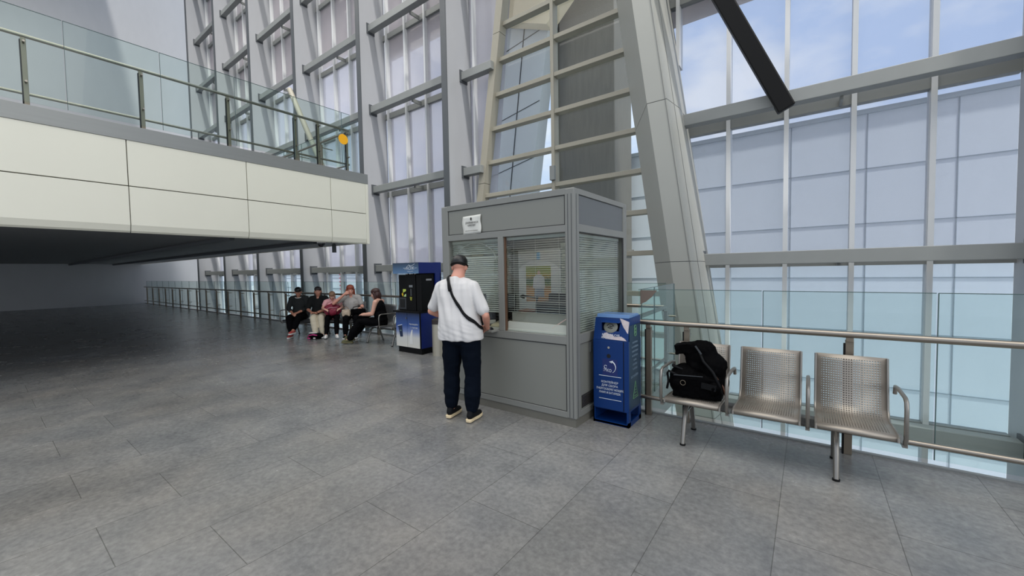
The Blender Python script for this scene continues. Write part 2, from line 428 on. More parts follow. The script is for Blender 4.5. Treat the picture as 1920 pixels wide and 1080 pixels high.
def s2(z):
    a = -7.697 + (z - 3.656) * .160; c = -7.475 + (z - 3.656) * .162
    return [(a, 9.02), (a, 8.74), (c, 8.74), (c, 9.02)]
for za, zb in ((ZB, 1.2), (1.2, 4.1), (4.1, 8.05), (8.05, 11), (11, 14.4)):
    skew(s2(za), s2(zb - .012), za, zb - .012, 'cladding_panel', m_lad, e)
e = thing('portal_beam', (-5.2, 9, ZB), kind='structure', label='ladder of grey glazing bars between the portal legs')
zz = [1.95 + .905 * k for k in range(-6, 14)]
for z in zz:
    xl = -7.475 + (z - 3.656) * .162 - .02; xr = -2.70 - (z - 1.82) * .141 + .05
    if xr - xl < .3: continue
    box('glazing_bar', (xl, 8.84, z - .055), (xr, 9.05, z + .05), m_lad, e, bevel=.006)
box('glazing_post', (-5.245, 8.82, ZB), (-5.155, 9.06, 16), m_lad, e, bevel=.006)
box('junction_box', (-5.27, 8.76, 3.86), (-5.13, 8.84, 4.22), m_alu_d, e, bevel=.01)
w = struct('window_%d' % (n + 1))
MB().prism([(-8.7, ZB), (-1.8, ZB), (-4.6, 15.8), (-5.6, 15.8)], 'y', 8.985, 9.0).build('clear_pane', g_clear, w)

# ------------------------------------------------------------------ outside the glass
e = thing('concrete_column', (-5.85, 12.7, -4.4), 'tall board-marked concrete column standing outside behind the portal ladder', 'column')
box('shaft', (-6.95, 12.0, -4.4), (-4.86, 13.45, 26), m_conc, e, bevel=.02)
box('ledge', (-5.6, 11.9, 2.1), (-4.80, 13.5, 2.25), m_conc, e, bevel=.01)
e = thing('clad_outer_leg', (-8.6, 11.5, -4.4), 'pale panelled leaning leg outside the glass left of the concrete column', 'leaning leg')
b = MB(); b.prism([(-11.6, -4.4), (-8.95, -4.4), (-7.55, 4.6), (-6.45, 12), (-4.9, 24), (-10.4, 24)], 'y', 11.4, 11.95); b.build('cladding', m_bldg, e)
for z in (-1.2, 1.7, 4.9, 6.7, 9.0, 12):
    MB().bar((-11.4, 11.39, z - .3), ((-7.55 + (z + .5 - 4.6) * (.148 if z > 4.1 else .155)) - .03, 11.39, z + .5), .016, .02, up=(0, 1, 0)).build('panel_joint', m_seam, e)
MB().bar((-9.3, 11.39, -2), (-7.45, 11.39, 12), .03, .02, up=(0, 1, 0)).build('panel_joint', m_seam, e)
e = thing('beige_soffit', (-5.2, 11.4, 11.2), 'sunlit beige soffit high outside above the leaning leg', 'soffit')
MB().prism([(-8.3, 9.9), (-6.6, 9.2), (-5.0, 10.6), (-5.0, 14), (-8.3, 14)], 'y', 10.9, 11.35).build('soffit_panel', mat('beige render', (238, 224, 196), .7), e)
e = thing('panelled_building', (0, 15, -4.4), 'low pale blue building of large square panels outside on the right', 'building')
box('wall_panels', (-6.6, 14.0, -4.4), (26, 22, 5.55), m_bldg, e)
b = MB()
for z in [-3.0 + 1.42 * k for k in range(6)]: b.box((-6.6, 13.985, z - .012), (26, 14.0, z + .012))
for x in [-5.3 + 1.62 * k for k in range(20)]: b.box((x - .01, 13.985, -4.4), (x + .01, 14.0, 5.55))
b.build('panel_joint', m_seam2, e)
box('parapet', (-6.7, 13.93, 5.5), (26, 22, 5.62), m_seam2, e)
e = thing('terminal_wing', (-24, 20, -4.4), 'bright white low building with louvres far outside on the left', 'building')
box('wall_panels', (-44, 18.0, -4.4), (-16.5, 24, 2.1), mat('bright white render', (244, 246, 246), .6), e)
b = MB()
for z in (1.75, 1.5, 1.25, .4, -.3): b.box((-44, 17.97, z - .03), (-16.5, 18.0, z + .03))
b.build('louvre', m_seam2, e)
b = MB()
for k in range(5): b.box((-30.9, 17.9, .3 + .3 * k), (-30.2, 18, .42 + .3 * k))
b.build('red_stripe', mat('red stripe', (206, 70, 84), .6), e)
e = thing('distant_block', (-60, 80, -4.4), 'long hazy lilac block on the skyline beyond the left windows', 'building')
b = MB(); b.box((-160, 60, -4.4), (-38, 70, 5.6)); b.build('wall_panels', m_lilac, e)
for k in range(26):
    x = -140 + k * 4.1 + random.uniform(-1, 1); h = random.uniform(.5, 3.0); wd = random.uniform(.8, 2.4)
    box('roof_block', (x, 61, 5.6), (x + wd, 64, 5.6 + h), m_lilac, e)
MB().prism([(-76, 5.6), (-73.4, 5.6), (-74.7, 9.6)], 'y', 61, 63).build('roof_spire', m_lilac, e)

# ------------------------------------------------------------------ balcony of the upper level
e = thing('balcony', (-9.3, 6.25, 2.36), kind='structure')
XM = -9.3
ys = [6.20, 5.25, 3.45, 1.65, -.15, -1.95, -3.75]
for ya, yb in zip(ys, ys[1:]):
    MB().box((XM - .06, yb + .006, 3.165), (XM, ya - .006, 3.93)).build('fascia_panel', m_cream, e, bevel=.004)
    MB().prism([(XM - .06, 3.15), (XM, 3.15), (XM, 2.50), (XM - .03, 2.40), (XM - .06, 2.37)], 'y', yb + .006, ya - .006).build('fascia_panel', m_cream, e)
box('edge_trim', (XM - .10, -3.75, 3.93), (XM + .012, 6.27, 4.18), m_band, e, bevel=.004)
MB().box((XM - .12, 6.20, 2.37), (XM + .006, 6.275, 3.93)).build('corner_trim', m_cream, e, bevel=.008)
box('deck', (-33, -9, 3.93), (XM - .1, 6.25, 4.17), m_under, e)
box('soffit', (-33, -9, 2.42), (XM - .06, 6.22, 2.47), m_under, e)
box('back_fascia', (-33, 6.19, 2.40), (XM - .1, 6.25, 4.17), m_cream, e)
box('soffit_rib', (-33, 4.95, 2.34), (XM - .35, 5.05, 2.42), m_findark, e)
box('soffit_rib', (-33, 3.2, 2.34), (XM - .35, 3.3, 2.42), m_findark, e)
t = thing('dome_camera', (-9.55, 5.1, 2.36), 'dark dome camera under the cream balcony edge', 'security camera')
MB().cyl((-9.55, 5.1, 2.42), (-9.55, 5.1, 2.36), .10, 20).build('housing', m_white, t, bevel=.004)
MB().ell((-9.55, 5.1, 2.35), (.085, .085, .09), seg=20).build('dome', mat('smoked dome', (20, 22, 26), .1), t, smooth=True)
t = thing('hanging_speaker', (-10.3, 5.85, 2.2), 'small grey cylinder speaker hanging under the balcony', 'speaker')
MB().cyl((-10.3, 5.85, 2.40), (-10.3, 5.85, 2.18), .055, 18).build('body', m_findark, t, bevel=.006)
MB().cyl((-10.3, 5.85, 2.42), (-10.3, 5.85, 2.39), .03, 12).build('mount', m_alu_d, t)
# raking brace tube behind the balcony
t = thing('brace_column', (-14.5, 7.2, 4), kind='structure')
MB().tube([(-12.05, 7.0, 3.9), (-15.4, 7.25, 8.4)], .09, 16).build('column_section', m_lad, t, smooth='auto')

# ------------------------------------------------------------------ guard rails with glass
def railing(name, label, p, q, posts, z0=0.0, inward=(0, -1), glass_from=None, stickers=(), glass_off=.14, gseg=1.15, low=.20, hr=1.02, gt=1.37, r=.027):
    """rail from p to q (xy); posts at distances along it; inward: side towards the walkway; the glass stands on the other side"""
    p = Vector((p[0], p[1], z0)); q = Vector((q[0], q[1], z0)); d = (q - p); Ln = d.length; d.normalize(); iw = Vector((inward[0], inward[1], 0))
    t = thing(name, p, label, 'railing', 'guard railings with glass')
    MB().tube([p + Vector((0, 0, hr)), q + Vector((0, 0, hr))], r, 18).build('handrail', m_steel, t, smooth='auto')
    MB().tube([p + Vector((0, 0, low)), q + Vector((0, 0, low))], r * .8, 14).build('lower_rail', m_steel, t, smooth='auto')
    for s in posts:
        c = p + d * s - iw * .03
        b = MB(); b.bar(c + Vector((0, 0, 0)), c + Vector((0, 0, hr - .05)), .055, .045, up=iw)
        b.bar(c + iw * .03 + Vector((0, 0, hr - .06)), c + iw * .03 + Vector((0, 0, hr - .01)), .05, .02, up=iw)
        b.build('post', m_post, t, bevel=.003)
        MB().bar(c - d * .033 + Vector((0, 0, 0)), c - d * .033 + Vector((0, 0, hr - .08)), .012, .05, up=iw).build('post_shade_strip', m_black, t)  # black strip standing in for the shaded side of the post
        for zz_ in (.35, hr - .12):
            MB().cyl(c - iw * .02 + Vector((0, 0, zz_)), c - iw * (glass_off + .02) + Vector((0, 0, zz_)), .014, 10).build('glass_clamp', m_steel, t)
    a = (glass_from if glass_from is not None else 0)
    while a < Ln - .05:
        e_ = min(a + gseg, Ln)
        g0 = p + d * (a + .006) - iw * glass_off; g1 = p + d * (e_ - .006) - iw * glass_off
        MB().bar(g0 + Vector((0, 0, gt / 2 + .03)), g1 + Vector((0, 0, gt / 2 + .03)), .012, gt - .06).build('glass_panel', g_rail, t)
        MB().bar(g0 + Vector((0, 0, gt)), g1 + Vector((0, 0, gt)), .014, .006).build('glass_edge', m_glassedge, t)
        MB().bar(g0 + Vector((0, 0, .06)), g0 + Vector((0, 0, gt)), .014, .006, up=d).build('glass_edge', m_glassedge, t)
        a = e_
    for s, zc in stickers:
        c = p + d * s - iw * (glass_off - .008)
        MB().bar(c - d * .05 + Vector((0, 0, zc)), c + d * .05 + Vector((0, 0, zc)), .003, .22).build('sticker', mat('yellow green sticker', (205, 232, 130), .5), t)
    return t
m_glassedge = mat('dark green glass edge', (70, 92, 90), .2)
railing('guard_railing', 'steel and glass railing running right behind the bench with the black bag', (-1.62, 4.33), (8.6, 4.33), [.23, .62, 1.9, 3.2, 4.5, 5.8, 7.1], glass_from=.12, glass_off=-.0 + .10)
railing('guard_railing', 'short railing return between the ticket booth and the facade void', (-1.72, 6.18), (-1.62, 4.36), [.12], inward=(-1, 0), glass_off=.12, low=.25)
railing('guard_railing', 'long glass railing behind the seated travellers and vending stand', (-32.5, 6.2), (-1.75, 6.2), [.5 + 1.28 * k for k in range(24)], glass_off=.12,
        stickers=((22.58, .42), (22.98, .42), (24.47, .33)))
t = railing('guard_railing', 'balcony railing above the cream fascia', (XM - .12, -3.6), (XM - .12, 5.84), [.3, 1.6, 2.9, 4.2, 5.5, 6.8, 8.1, 8.63, 9.36], z0=4.17, inward=(-1, 0), glass_off=.09, hr=1.05, gt=1.42)
t['label'] = 'steel and glass railing along the edge of the cream balcony'
railing('guard_railing', 'railing of the upper balcony turning back along its end', (-32, 5.84), (XM - .14, 5.84), [.4 + 1.3 * k for k in range(17)], z0=4.17, inward=(0, -1), glass_off=.3, hr=1.03, gt=1.40)
t = thing('brown_glass_bracket', (-1.49, 4.44, 1.2), 'brown triangular plate at the corner of the glass beside the ticket booth', 'bracket')
MB().prism([(-1.50, 1.362), (-1.32, 1.362), (-1.375, 1.29), (-1.44, 1.235), (-1.50, 1.205)], 'y', 4.404, 4.418).build('plate', mat('brown plate', (112, 98, 88), .5), t)
t = thing('round_sticker', (-9.32, 5.6, 4.9), 'bright yellow round sticker on the balcony glass', 'sticker')
MB().cyl((-9.298, 5.62, 4.93), (-9.294, 5.62, 4.93), .125, 40).build('disc', mat('yellow orange vinyl', (245, 176, 12), .5, var=.03), t)

# dark strut high on the right
t = thing('dark_strut', (-.50, 8.3, 4.62), 'dark raking steel strut high at the top right', 'strut')
MB().bar((-3.40, 6.74, 10.8), (-.34, 8.42, 4.28), .26, .30, up=(0, 1, 0)).build('strut_section', m_black, t, bevel=.02)
# ================================================================== TICKET BOOTH
m_bf = mat('booth frame paint', (124, 125, 121), .42, var=.03)
m_bp = mat('booth panel', (122, 123, 117), .4, var=.03, scale=2)
m_bpd = mat('booth dark panel', (96, 99, 100), .35, var=.08, scale=2)
m_pl = mat('booth plinth', (104, 102, 94), .6, var=.08)
m_gask = mat('window gasket', (44, 44, 44), .6)
m_blind2 = mat('venetian blind slat', (166, 170, 162), .45, var=.03)
m_inner = mat('booth interior panel', (176, 176, 170), .6)
g_booth = glass('booth window', (.93, .95, .94), 1.15)
X0, X1, Y0, Y1, ZH = -3.732, -1.862, 3.556, 4.972, 2.415
K = thing('ticket_booth', (-2.8, 4.26, 0), 'grey aluminium ticket booth with glazed windows and a paper notice', 'booth')
MB().box((X0 + .012, Y0 + .012, 0), (X1 - .012, Y1 - .012, .087)).build('plinth', m_pl, K)
for (px, py) in ((X0, Y0), (X1 - .11, Y0), (X0, Y1 - .11), (X1 - .11, Y1 - .11)):
    MB().box((px, py, .087), (px + .11, py + .11, ZH)).build('corner_post', m_bf, K, bevel=.012)
for gx in (X1 - .075, X1 - .035): box('post_groove', (gx, Y0 - .0015, .1), (gx + .005, Y0 + .01, ZH - .06), m_seam, K)
for gy in (Y0 + .04,): box('post_groove', (X1 - .01, gy, .1), (X1 + .0015, gy + .005, ZH - .06), m_seam, K)
def rails_front(y, yd):
    for nm, a, c in (('bottom_rail', .087, .150), ('sill_rail', .842, .925), ('head_rail', 1.982, 2.052), ('top_rail', 2.352, ZH)):
        MB().box((X0 + .10, min(y, y + yd), a), (X1 - .10, max(y, y + yd), c)).build(nm, m_bf, K, bevel=.003)
rails_front(Y0 + .002, .06); rails_front(Y1 - .002, -.06)
def rails_side(x, xd):
    for nm, a, c in (('bottom_rail', .087, .150), ('sill_rail', .842, .940), ('head_rail', 1.985, 2.062), ('top_rail', 2.358, ZH)):
        MB().box((min(x, x + xd), Y0 + .10, a), (max(x, x + xd), Y1 - .10, c)).build(nm, m_bf, K, bevel=.003)
rails_side(X1 - .002, -.06); rails_side(X0 + .002, .06)
# front face infill
box('header_panel', (X0 + .10, Y0 + .014, 2.05), (X1 - .10, Y0 + .03, 2.355), m_bp, K)
box('lower_panel', (X0 + .10, Y0 + .014, .148), (X1 - .10, Y0 + .03, .845), m_bp, K)
def outline(x0, x1, z0, z1, y, par, m=m_gask, w=.006, d=.004):
    MB().box((x0, y - d, z0), (x1, y, z0 + w)).box((x0, y - d, z1 - w), (x1, y, z1)).box((x0, y - d, z0), (x0 + w, y, z1)).box((x1 - w, y - d, z0), (x1, y, z1)).build('gasket', m, par)
outline(X0 + .112, X1 - .112, 2.056, 2.352, Y0 + .014, K)
outline(X0 + .112, X1 - .112, .150, .838, Y0 + .014, K)
MB().box((-2.835, Y0 + .001, .925), (-2.758, Y0 + .06, 1.985)).build('mullion', m_bf, K, bevel=.004)
MB().box((-2.757, Y0 + .02, .90), (-2.742, Y0 + .05, 1.98)).build('copper_seal', mat('brown copper seal', (112, 84, 66), .4, .3), K)
for xa, xb, nm in ((-3.62, -2.84, 'window_pane'), (-2.756, -1.976, 'window_pane')):
    MB().box((xa, Y0 + .03, .915), (xb, Y0 + .038, 1.99)).build(nm, g_booth, K)
# arched top line on the pay window and its slot
pts = [(-3.55 + .33 + .33 * -math.cos(math.pi * k / 20), Y0 + .046, 1.70 + .24 * math.sin(math.pi * k / 20)) for k in range(21)]
MB().tube(pts, .004, 6).build('arch_trim', m_inner, K)
# side face (towards the blue bin)
box('side_header_panel', (X1 - .03, Y0 + .10, 2.06), (X1 - .014, Y1 - .10, 2.36), m_bpd, K)
box('side_lower_panel', (X1 - .03, Y0 + .10, .148), (X1 - .014, Y1 - .10, .845), m_bp, K)
MB().box((X1 - .04, Y0 + .10, .93), (X1 - .032, Y1 - .10, 1.99)).build('window_pane', g_booth, K)
MB().box((X1 - .016, Y1 - .135, .94), (X1 - .002, Y1 - .112, 1.985)).build('gasket', m_gask, K)
for za, zb in ((2.06, 2.36), (.94, 1.985), (.148, .845)):
    MB().box((X1 - .014, Y0 + .115, za), (X1 - .010, Y0 + .121, zb)).box((X1 - .014, Y0 + .115, zb - .008), (X1 - .010, Y1 - .115, zb)).build('gasket', m_gask, K)
vb = MB(); vb.box((X1 - .013, 3.70, .17), (X1 - .008, 4.35, .30)).build('vent_grille', m_gask, K)
sl = MB()
for k in range(7): sl.bar((X1 - .006, 3.70, .185 + k * .016), (X1 - .006, 4.35, .185 + k * .016), .006, .005)
sl.build('vent_grille', m_steel, K)
MB().box((X1 - .016, 3.90, .72), (X1 + .0, 4.75, .83)).build('cable_duct', m_bpd, K)
# left and back faces
box('side_header_panel', (X0 + .014, Y0 + .10, 2.06), (X0 + .03, Y1 - .10, 2.36), m_bpd, K)
box('side_lower_panel', (X0 + .014, Y0 + .10, .148), (X0 + .03, Y1 - .10, .845), m_bp, K)
MB().box((X0 + .032, Y0 + .10, .93), (X0 + .04, Y1 - .10, 1.99)).build('window_pane', g_booth, K)
box('back_header_panel', (X0 + .10, Y1 - .03, 2.05), (X1 - .10, Y1 - .014, 2.36), m_bpd, K)
box('back_lower_panel', (X0 + .10, Y1 - .03, .148), (X1 - .10, Y1 - .014, .845), m_bp, K)
for xa, xb in ((-2.78, -1.976),):
    MB().box((xa, Y1 - .038, .93), (xb, Y1 - .03, 1.99)).build('window_pane', g_booth, K)
MB().box((-3.62, Y1 - .06, .148), (-2.79, Y1 - .012, 2.0)).build('door', m_bf, K, bevel=.004)
MB().box((X0 + .02, Y0 + .02, ZH - .04), (X1 - .02, Y1 - .02, ZH - .002)).build('roof_panel', m_bf, K)
box('booth_floor', (X0 + .05, Y0 + .05, .087), (X1 - .05, Y1 - .05, .12), m_pl, K)
# venetian blinds
def blind(axis, a, b_, fixed, z0, z1, tilt, pitch=.0245, width=.023, gaps=(), label=None):
    bl = MB()
    z = z0
    while z < z1:
        if not any(g0 < z < g1 for g0, g1 in gaps):
            cc = math.cos(tilt) * width / 2; ss = math.sin(tilt) * width / 2
            if axis == 'x': bl.bar(((a), fixed, z), (b_, fixed, z), .0008, .0008) if False else None
            bmv = bl.bm
            if axis == 'x':
                q = [(a, fixed - cc, z - ss), (b_, fixed - cc, z - ss), (b_, fixed, z + .0022), (a, fixed, z + .0022), (b_, fixed + cc, z + ss), (a, fixed + cc, z + ss)]
            else:
                q = [(fixed + cc, a, z - ss), (fixed + cc, b_, z - ss), (fixed, b_, z + .0022), (fixed, a, z + .0022), (fixed - cc, b_, z + ss), (fixed - cc, a, z + ss)]
            v = [bmv.verts.new(p) for p in q]
            bmv.faces.new((v[0], v[1], v[2], v[3])); bmv.faces.new((v[3], v[2], v[4], v[5]))
        z += pitch
    o = bl.build('venetian_blind', m_blind2, K)
    so = o.modifiers.new('thick', 'SOLIDIFY'); so.thickness = .0009
    c = MB()
    for f in (.12, .5, .88):
        p = a + (b_ - a) * f
        if axis == 'x': c.cyl((p, fixed - .013, z0), (p, fixed - .013, z1 + .03), .0013, 6)
        else: c.cyl((fixed + .013, p, z0), (fixed + .013, p, z1 + .03), .0013, 6)
    c.build('blind_cord', m_inner, o)
    if axis == 'x': MB().box((a, fixed - .016, z1 + .004), (b_, fixed + .016, z1 + .034)).build('blind_headrail', m_blind2, o)
    else: MB().box((fixed - .016, a, z1 + .004), (fixed + .016, b_, z1 + .034)).build('blind_headrail', m_blind2, o)
    return o
blind('x', -3.61, -2.85, Y0 + .075, 1.13, 1.94, R(52), gaps=((1.775, 1.81),))
blind('x', -2.745, -1.99, Y0 + .075, 1.14, 1.94, R(4), width=.018)
blind('y', Y0 + .13, Y1 - .13, X1 - .075, .95, 1.94, R(50))
blind('y', Y0 + .13, Y1 - .13, X0 + .075, .95, 1.94, R(50))
blind('x', -2.77, -1.99, Y1 - .08, .95, 1.94, R(45))
# counter and screens inside
m_counter = mat('booth counter', (206, 204, 196), .4)
box('counter_top', (X0 + .06, Y0 + .045, .925), (X1 - .11, Y0 + .62, .95), m_counter, K, bevel=.004)
box('pay_shelf', (X0 + .13, Y0 - .10, .905), (-2.86, Y0 + .045, .93), m_bf, K, bevel=.006)
box('desk_screen', (-2.74, Y0 + .05, .95), (-1.98, Y0 + .065, 1.03), mat('white screen board', (214, 210, 202), .5), K)
box('desk_screen', (-2.74, Y0 + .13, .95), (-1.98, Y0 + .145, 1.125), mat('beige screen board', (178, 176, 164), .5), K)
t = thing('booth_fill_light', (-2.8, 4.3, 2.35), 'added strip light brightening the inside of the ticket booth', 'fill light')  # added glowing strip, brightens the dark booth interior
box('fill_housing', (-3.3, 4.25, 2.345), (-2.2, 4.37, 2.372), m_white, t)
box('fill_tube', (-3.25, 4.28, 2.33), (-2.25, 4.34, 2.346), emit('booth fill glow', (255, 246, 232), 13.0), t)
# things inside the booth
t = thing('monitor', (-3.02, 3.78, .95), 'black flat monitor seen edge-on behind the left booth window', 'monitor')
Mm = Matrix.Translation((-3.0, 3.74, 0)) @ Matrix.Rotation(R(50), 4, 'Z')
MB().box((-.23, -.012, 1.02), (.23, .012, 1.33), Mm).build('screen_housing', m_black, t, bevel=.006)
MB().box((-.215, -.014, 1.035), (.215, -.0125, 1.315), Mm).build('screen', mat('dark screen', (26, 28, 34), .08), t)
MB().box((-.10, -.07, .95), (.10, .09, .962), Mm).box((-.02, .012, .955), (.02, .03, 1.12), Mm).build('stand', m_black, t, bevel=.003)
t = thing('card_terminal', (-3.05, 3.50, .93), 'black payment terminal on the shelf below the left booth window', 'card terminal')
MB().prism([(3.475, .93), (3.60, .93), (3.60, .985), (3.475, .95)], 'x', -3.10, -3.02).build('terminal_body', m_black, t, bevel=.004)
b = MB()
for i in range(4):
    for j in range(3): b.box((-3.095 + j * .022, 3.49 + i * .02, .952 + i * .0058), (-3.08 + j * .022, 3.503 + i * .02, .962 + i * .0058))
b.build('keypad', m_seam2, t)
t = thing('computer_mouse', (-2.92, 3.50, .93), 'black computer mouse on the shelf at the booth window mullion', 'mouse')
MB().ell((-2.925, 3.505, .932), (.032, .052, .03)).build('mouse_body', mat('glossy black', (24, 26, 32), .15), t, smooth=True)
t = thing('cream_telephone', (-2.95, 3.66, .95), 'small cream and brown telephone just inside the booth window', 'telephone')
MB().prism([(3.60, .95), (3.76, .95), (3.76, 1.01), (3.60, .97)], 'x', -3.0, -2.87).build('telephone_base', mat('cream plastic', (196, 186, 156), .4), t, bevel=.005)
MB().chain([((-2.86, 3.62, .995), .02), ((-2.86, 3.68, 1.03), .013), ((-2.86, 3.75, 1.01), .02)]).build('handset', mat('brown plastic', (92, 52, 40), .4), t, smooth=True)
# office chair back
t = thing('office_chair', (-2.15, 4.25, .12), 'black office chair with padded back behind the right booth window', 'office chair')
MB().box((-.24, -.05, .98), (.24, .0, 1.31), Matrix.Translation((-2.42, 4.42, 0)) @ Matrix.Rotation(R(12), 4, 'Z')).build('backrest', m_black, t, bevel=.02)
MB().box((-.24, -.24, .56), (.24, .24, .64), Matrix.Translation((-2.42, 4.05, 0))).build('seat', m_black, t, bevel=.03)
MB().cyl((-2.42, 4.05, .2), (-2.42, 4.05, .56), .03).build('gas_column', m_steel, t)
for k in range(5):
    a = k * 2 * math.pi / 5
    MB().bar((-2.42, 4.05, .2), (-2.42 + .27 * math.cos(a), 4.05 + .27 * math.sin(a), .165), .04, .03).build('base_arm', m_black, t)
MB().bar((-2.42, 4.2, .58), (-2.42, 4.31, 1.1), .05, .02, up=(1, 0, 0)).build('back_bracket', m_black, t)
t = thing('receipt_printer', (-2.3, 3.9, .95), 'low black printer on the counter behind the right booth window', 'printer')
MB().box((-2.50, 3.80, .95), (-2.05, 4.05, 1.24)).build('printer_body', mat('printer black', (38, 40, 44), .4), t, bevel=.012)
b = MB()
for k in range(4): b.box((-2.49, 3.796, 1.02 + k * .05), (-2.07, 3.802, 1.028 + k * .05))
b.build('paper_slot', m_seam2, t)
t = thing('desk_lamp', (-2.650, 3.95, .95), 'black jointed desk lamp arm inside the booth in front of the poster', 'desk lamp')
MB().cyl((-2.600, 3.98, .95), (-2.600, 3.98, .97), .06).build('lamp_base', m_black, t)
MB().cyl((-2.600, 3.98, .97), (-2.590, 3.98, 1.275), .010).build('lamp_arm', m_black, t)
MB().cyl((-2.590, 3.98, 1.275), (-2.760, 3.95, 1.30), .010).build('lamp_arm', m_black, t)
MB().ell((-2.590, 3.98, 1.275), (.02, .02, .02)).build('lamp_joint', m_black, t, smooth=True)
MB().cyl((-2.760, 3.95, 1.315), (-2.780, 3.95, 1.28), .012, r2=.035).build('lamp_shade', m_black, t)
t = thing('pink_cable', (-2.05, 3.6, 1.08), 'thin pale pink cable hanging diagonally behind the right booth window', 'cable')
MB().tube([(-1.985, 3.615, 1.10), (-2.06, 3.612, 1.055), (-2.13, 3.61, 1.01), (-2.16, 3.61, .985)], .005, 8).build('cable_run', mat('pale pink cable', (226, 192, 184), .5), t)
t = thing('document_pile', (-2.60, 3.80, .95), 'loose pile of papers and folders on the booth counter left of the printer', 'papers')
for k in range(9):
    Mr = Matrix.Translation((-2.60 + random.uniform(-.02, .02), 3.84, .954 + k * .022)) @ Matrix.Rotation(R(random.uniform(-25, 25)), 4, 'Z')
    MB().box((-.10, -.07, 0), (.10, .07, .018), Mr).build('folder', mat('paper %d' % (k % 3), [(226, 224, 216), (196, 190, 178), (150, 112, 100)][k % 3], .7), t)
# poster on the back door: landscape with a standing figure under a white drape
P = thing('wall_poster', (-3.130, 4.89, 1.6), 'poster of a man before green trees hanging inside the booth', 'poster')
yb = Y1 - .065
MB().box((-3.508, yb - .006, 1.02), (-2.788, yb, 1.86)).build('white_backing', mat('white poster card', (214, 216, 220), .5), P)
MB().prism([(-3.508, 1.62), (-3.508, 1.90), (-2.788, 1.90), (-2.788, 1.62), (-2.885, 1.69), (-3.008, 1.735), (-3.154, 1.75), (-3.300, 1.735), (-3.422, 1.69)], 'y', yb - .012, yb - .006).build('drape', mat('translucent white plastic', (190, 192, 194), .4, var=.15, scale=14), P)
def poster_mat():
    m = D.materials.new('printed landscape'); m.use_nodes = True; t_ = m.node_tree; bb = t_.nodes['Principled BSDF']
    co = t_.nodes.new('ShaderNodeTexCoord'); sp = t_.nodes.new('ShaderNodeSeparateXYZ'); t_.links.new(co.outputs['Generated'], sp.inputs[0])
    nz_ = t_.nodes.new('ShaderNodeTexNoise'); nz_.inputs['Scale'].default_value = 16; nz_.inputs['Detail'].default_value = 6
    ad = t_.nodes.new('ShaderNodeMath'); ad.operation = 'MULTIPLY_ADD'; ad.inputs[1].default_value = .35
    t_.links.new(nz_.outputs['Fac'], ad.inputs[0]); t_.links.new(sp.outputs['Z'], ad.inputs[2])
    r = t_.nodes.new('ShaderNodeValToRGB'); e = r.color_ramp.elements
    e[0].position = .18; e[0].color = lin((176, 132, 96)) + (1,); e[1].position = 1.15; e[1].color = lin((150, 160, 70)) + (1,)
    for p_, c_ in ((.45, (206, 146, 78)), (.60, (172, 126, 60)), (.66, (96, 124, 50)), (.80, (52, 84, 50)), (.92, (190, 160, 60))):
        q = r.color_ramp.elements.new(p_); q.color = lin(c_) + (1,)
    t_.links.new(ad.outputs[0], r.inputs[0]); t_.links.new(r.outputs[0], bb.inputs['Base Color']); bb.inputs['Roughness'].default_value = .4
    return m
MB().box((-3.373, yb - .010, 1.14), (-2.947, yb - .006, 1.66)).build('printed_picture', poster_mat(), P)
fg = MB()
fg.prism([(-3.252, 1.34), (-3.044, 1.34), (-3.056, 1.50), (-3.105, 1.535), (-3.191, 1.535), (-3.239, 1.50)], 'y', yb - .0125, yb - .0105)
fg.build('printed_shirt', mat('printed shirt', (206, 206, 214), .5), P)
MB().prism([(-3.148 + .026 * math.cos(k * .524), 1.565 + .033 * math.sin(k * .524)) for k in range(12)], 'y', yb - .0125, yb - .0105).build('printed_head', mat('printed skin', (214, 172, 148), .5), P)
MB().prism([(-3.227, 1.22), (-3.056, 1.22), (-3.062, 1.34), (-3.221, 1.34)], 'y', yb - .0125, yb - .0105).build('printed_trousers', mat('printed denim', (142, 150, 168), .5), P)
MB().box((-3.178, yb - .016, 1.76), (-3.123, yb - .012, 1.86)).build('blue_tag', mat('light blue card', (120, 176, 222), .5), P)
# notice on the header
t = thing('paper_notice', (-3.22, Y0, 2.05), 'creased white paper notice taped to the booth header', 'notice')
b = MB(); gx, gz = 8, 8; vs = []
for j in range(gz + 1):
    for i in range(gx + 1):
        u = i / gx; v = j / gz
        x = -3.368 + u * .292 + .006 * math.sin(v * 7); z = 2.046 + v * .215 + .006 * u
        vs.append(b.bm.verts.new((x, Y0 + .008 - .008 * abs(math.sin(u * 5 + v * 3)) - .004 * u, z)))
for j in range(gz):
    for i in range(gx):
        k = j * (gx + 1) + i; b.bm.faces.new((vs[k], vs[k + 1], vs[k + gx + 2], vs[k + gx + 1]))
o = b.build('sheet', mat('paper white', (206, 206, 200), .7), t, smooth=True)
so = o.modifiers.new('t', 'SOLIDIFY'); so.thickness = .0006
m_ink = mat('black ink', (52, 52, 52), .7)
MB().prism([(-3.225 + .014 * math.cos(k * .7), 2.225 + .018 * math.sin(k * .7)) for k in range(9)], 'y', Y0 - .008, Y0 - .007).build('emblem', m_ink, t)
text('ДЕЖУРНАЯ КАССА', .030, m_ink, t, (-3.215, Y0 - .008, 2.18), (1, 0, 0), (0, 0, 1), sx=.72)
text('АЭРОПОРТ', .030, m_ink, t, (-3.215, Y0 - .008, 2.147), (1, 0, 0), (0, 0, 1), sx=.75)
MB().box((-3.32, Y0 - .0075, 2.085), (-3.12, Y0 - .007, 2.089)).build('ruled_line', m_ink, t)

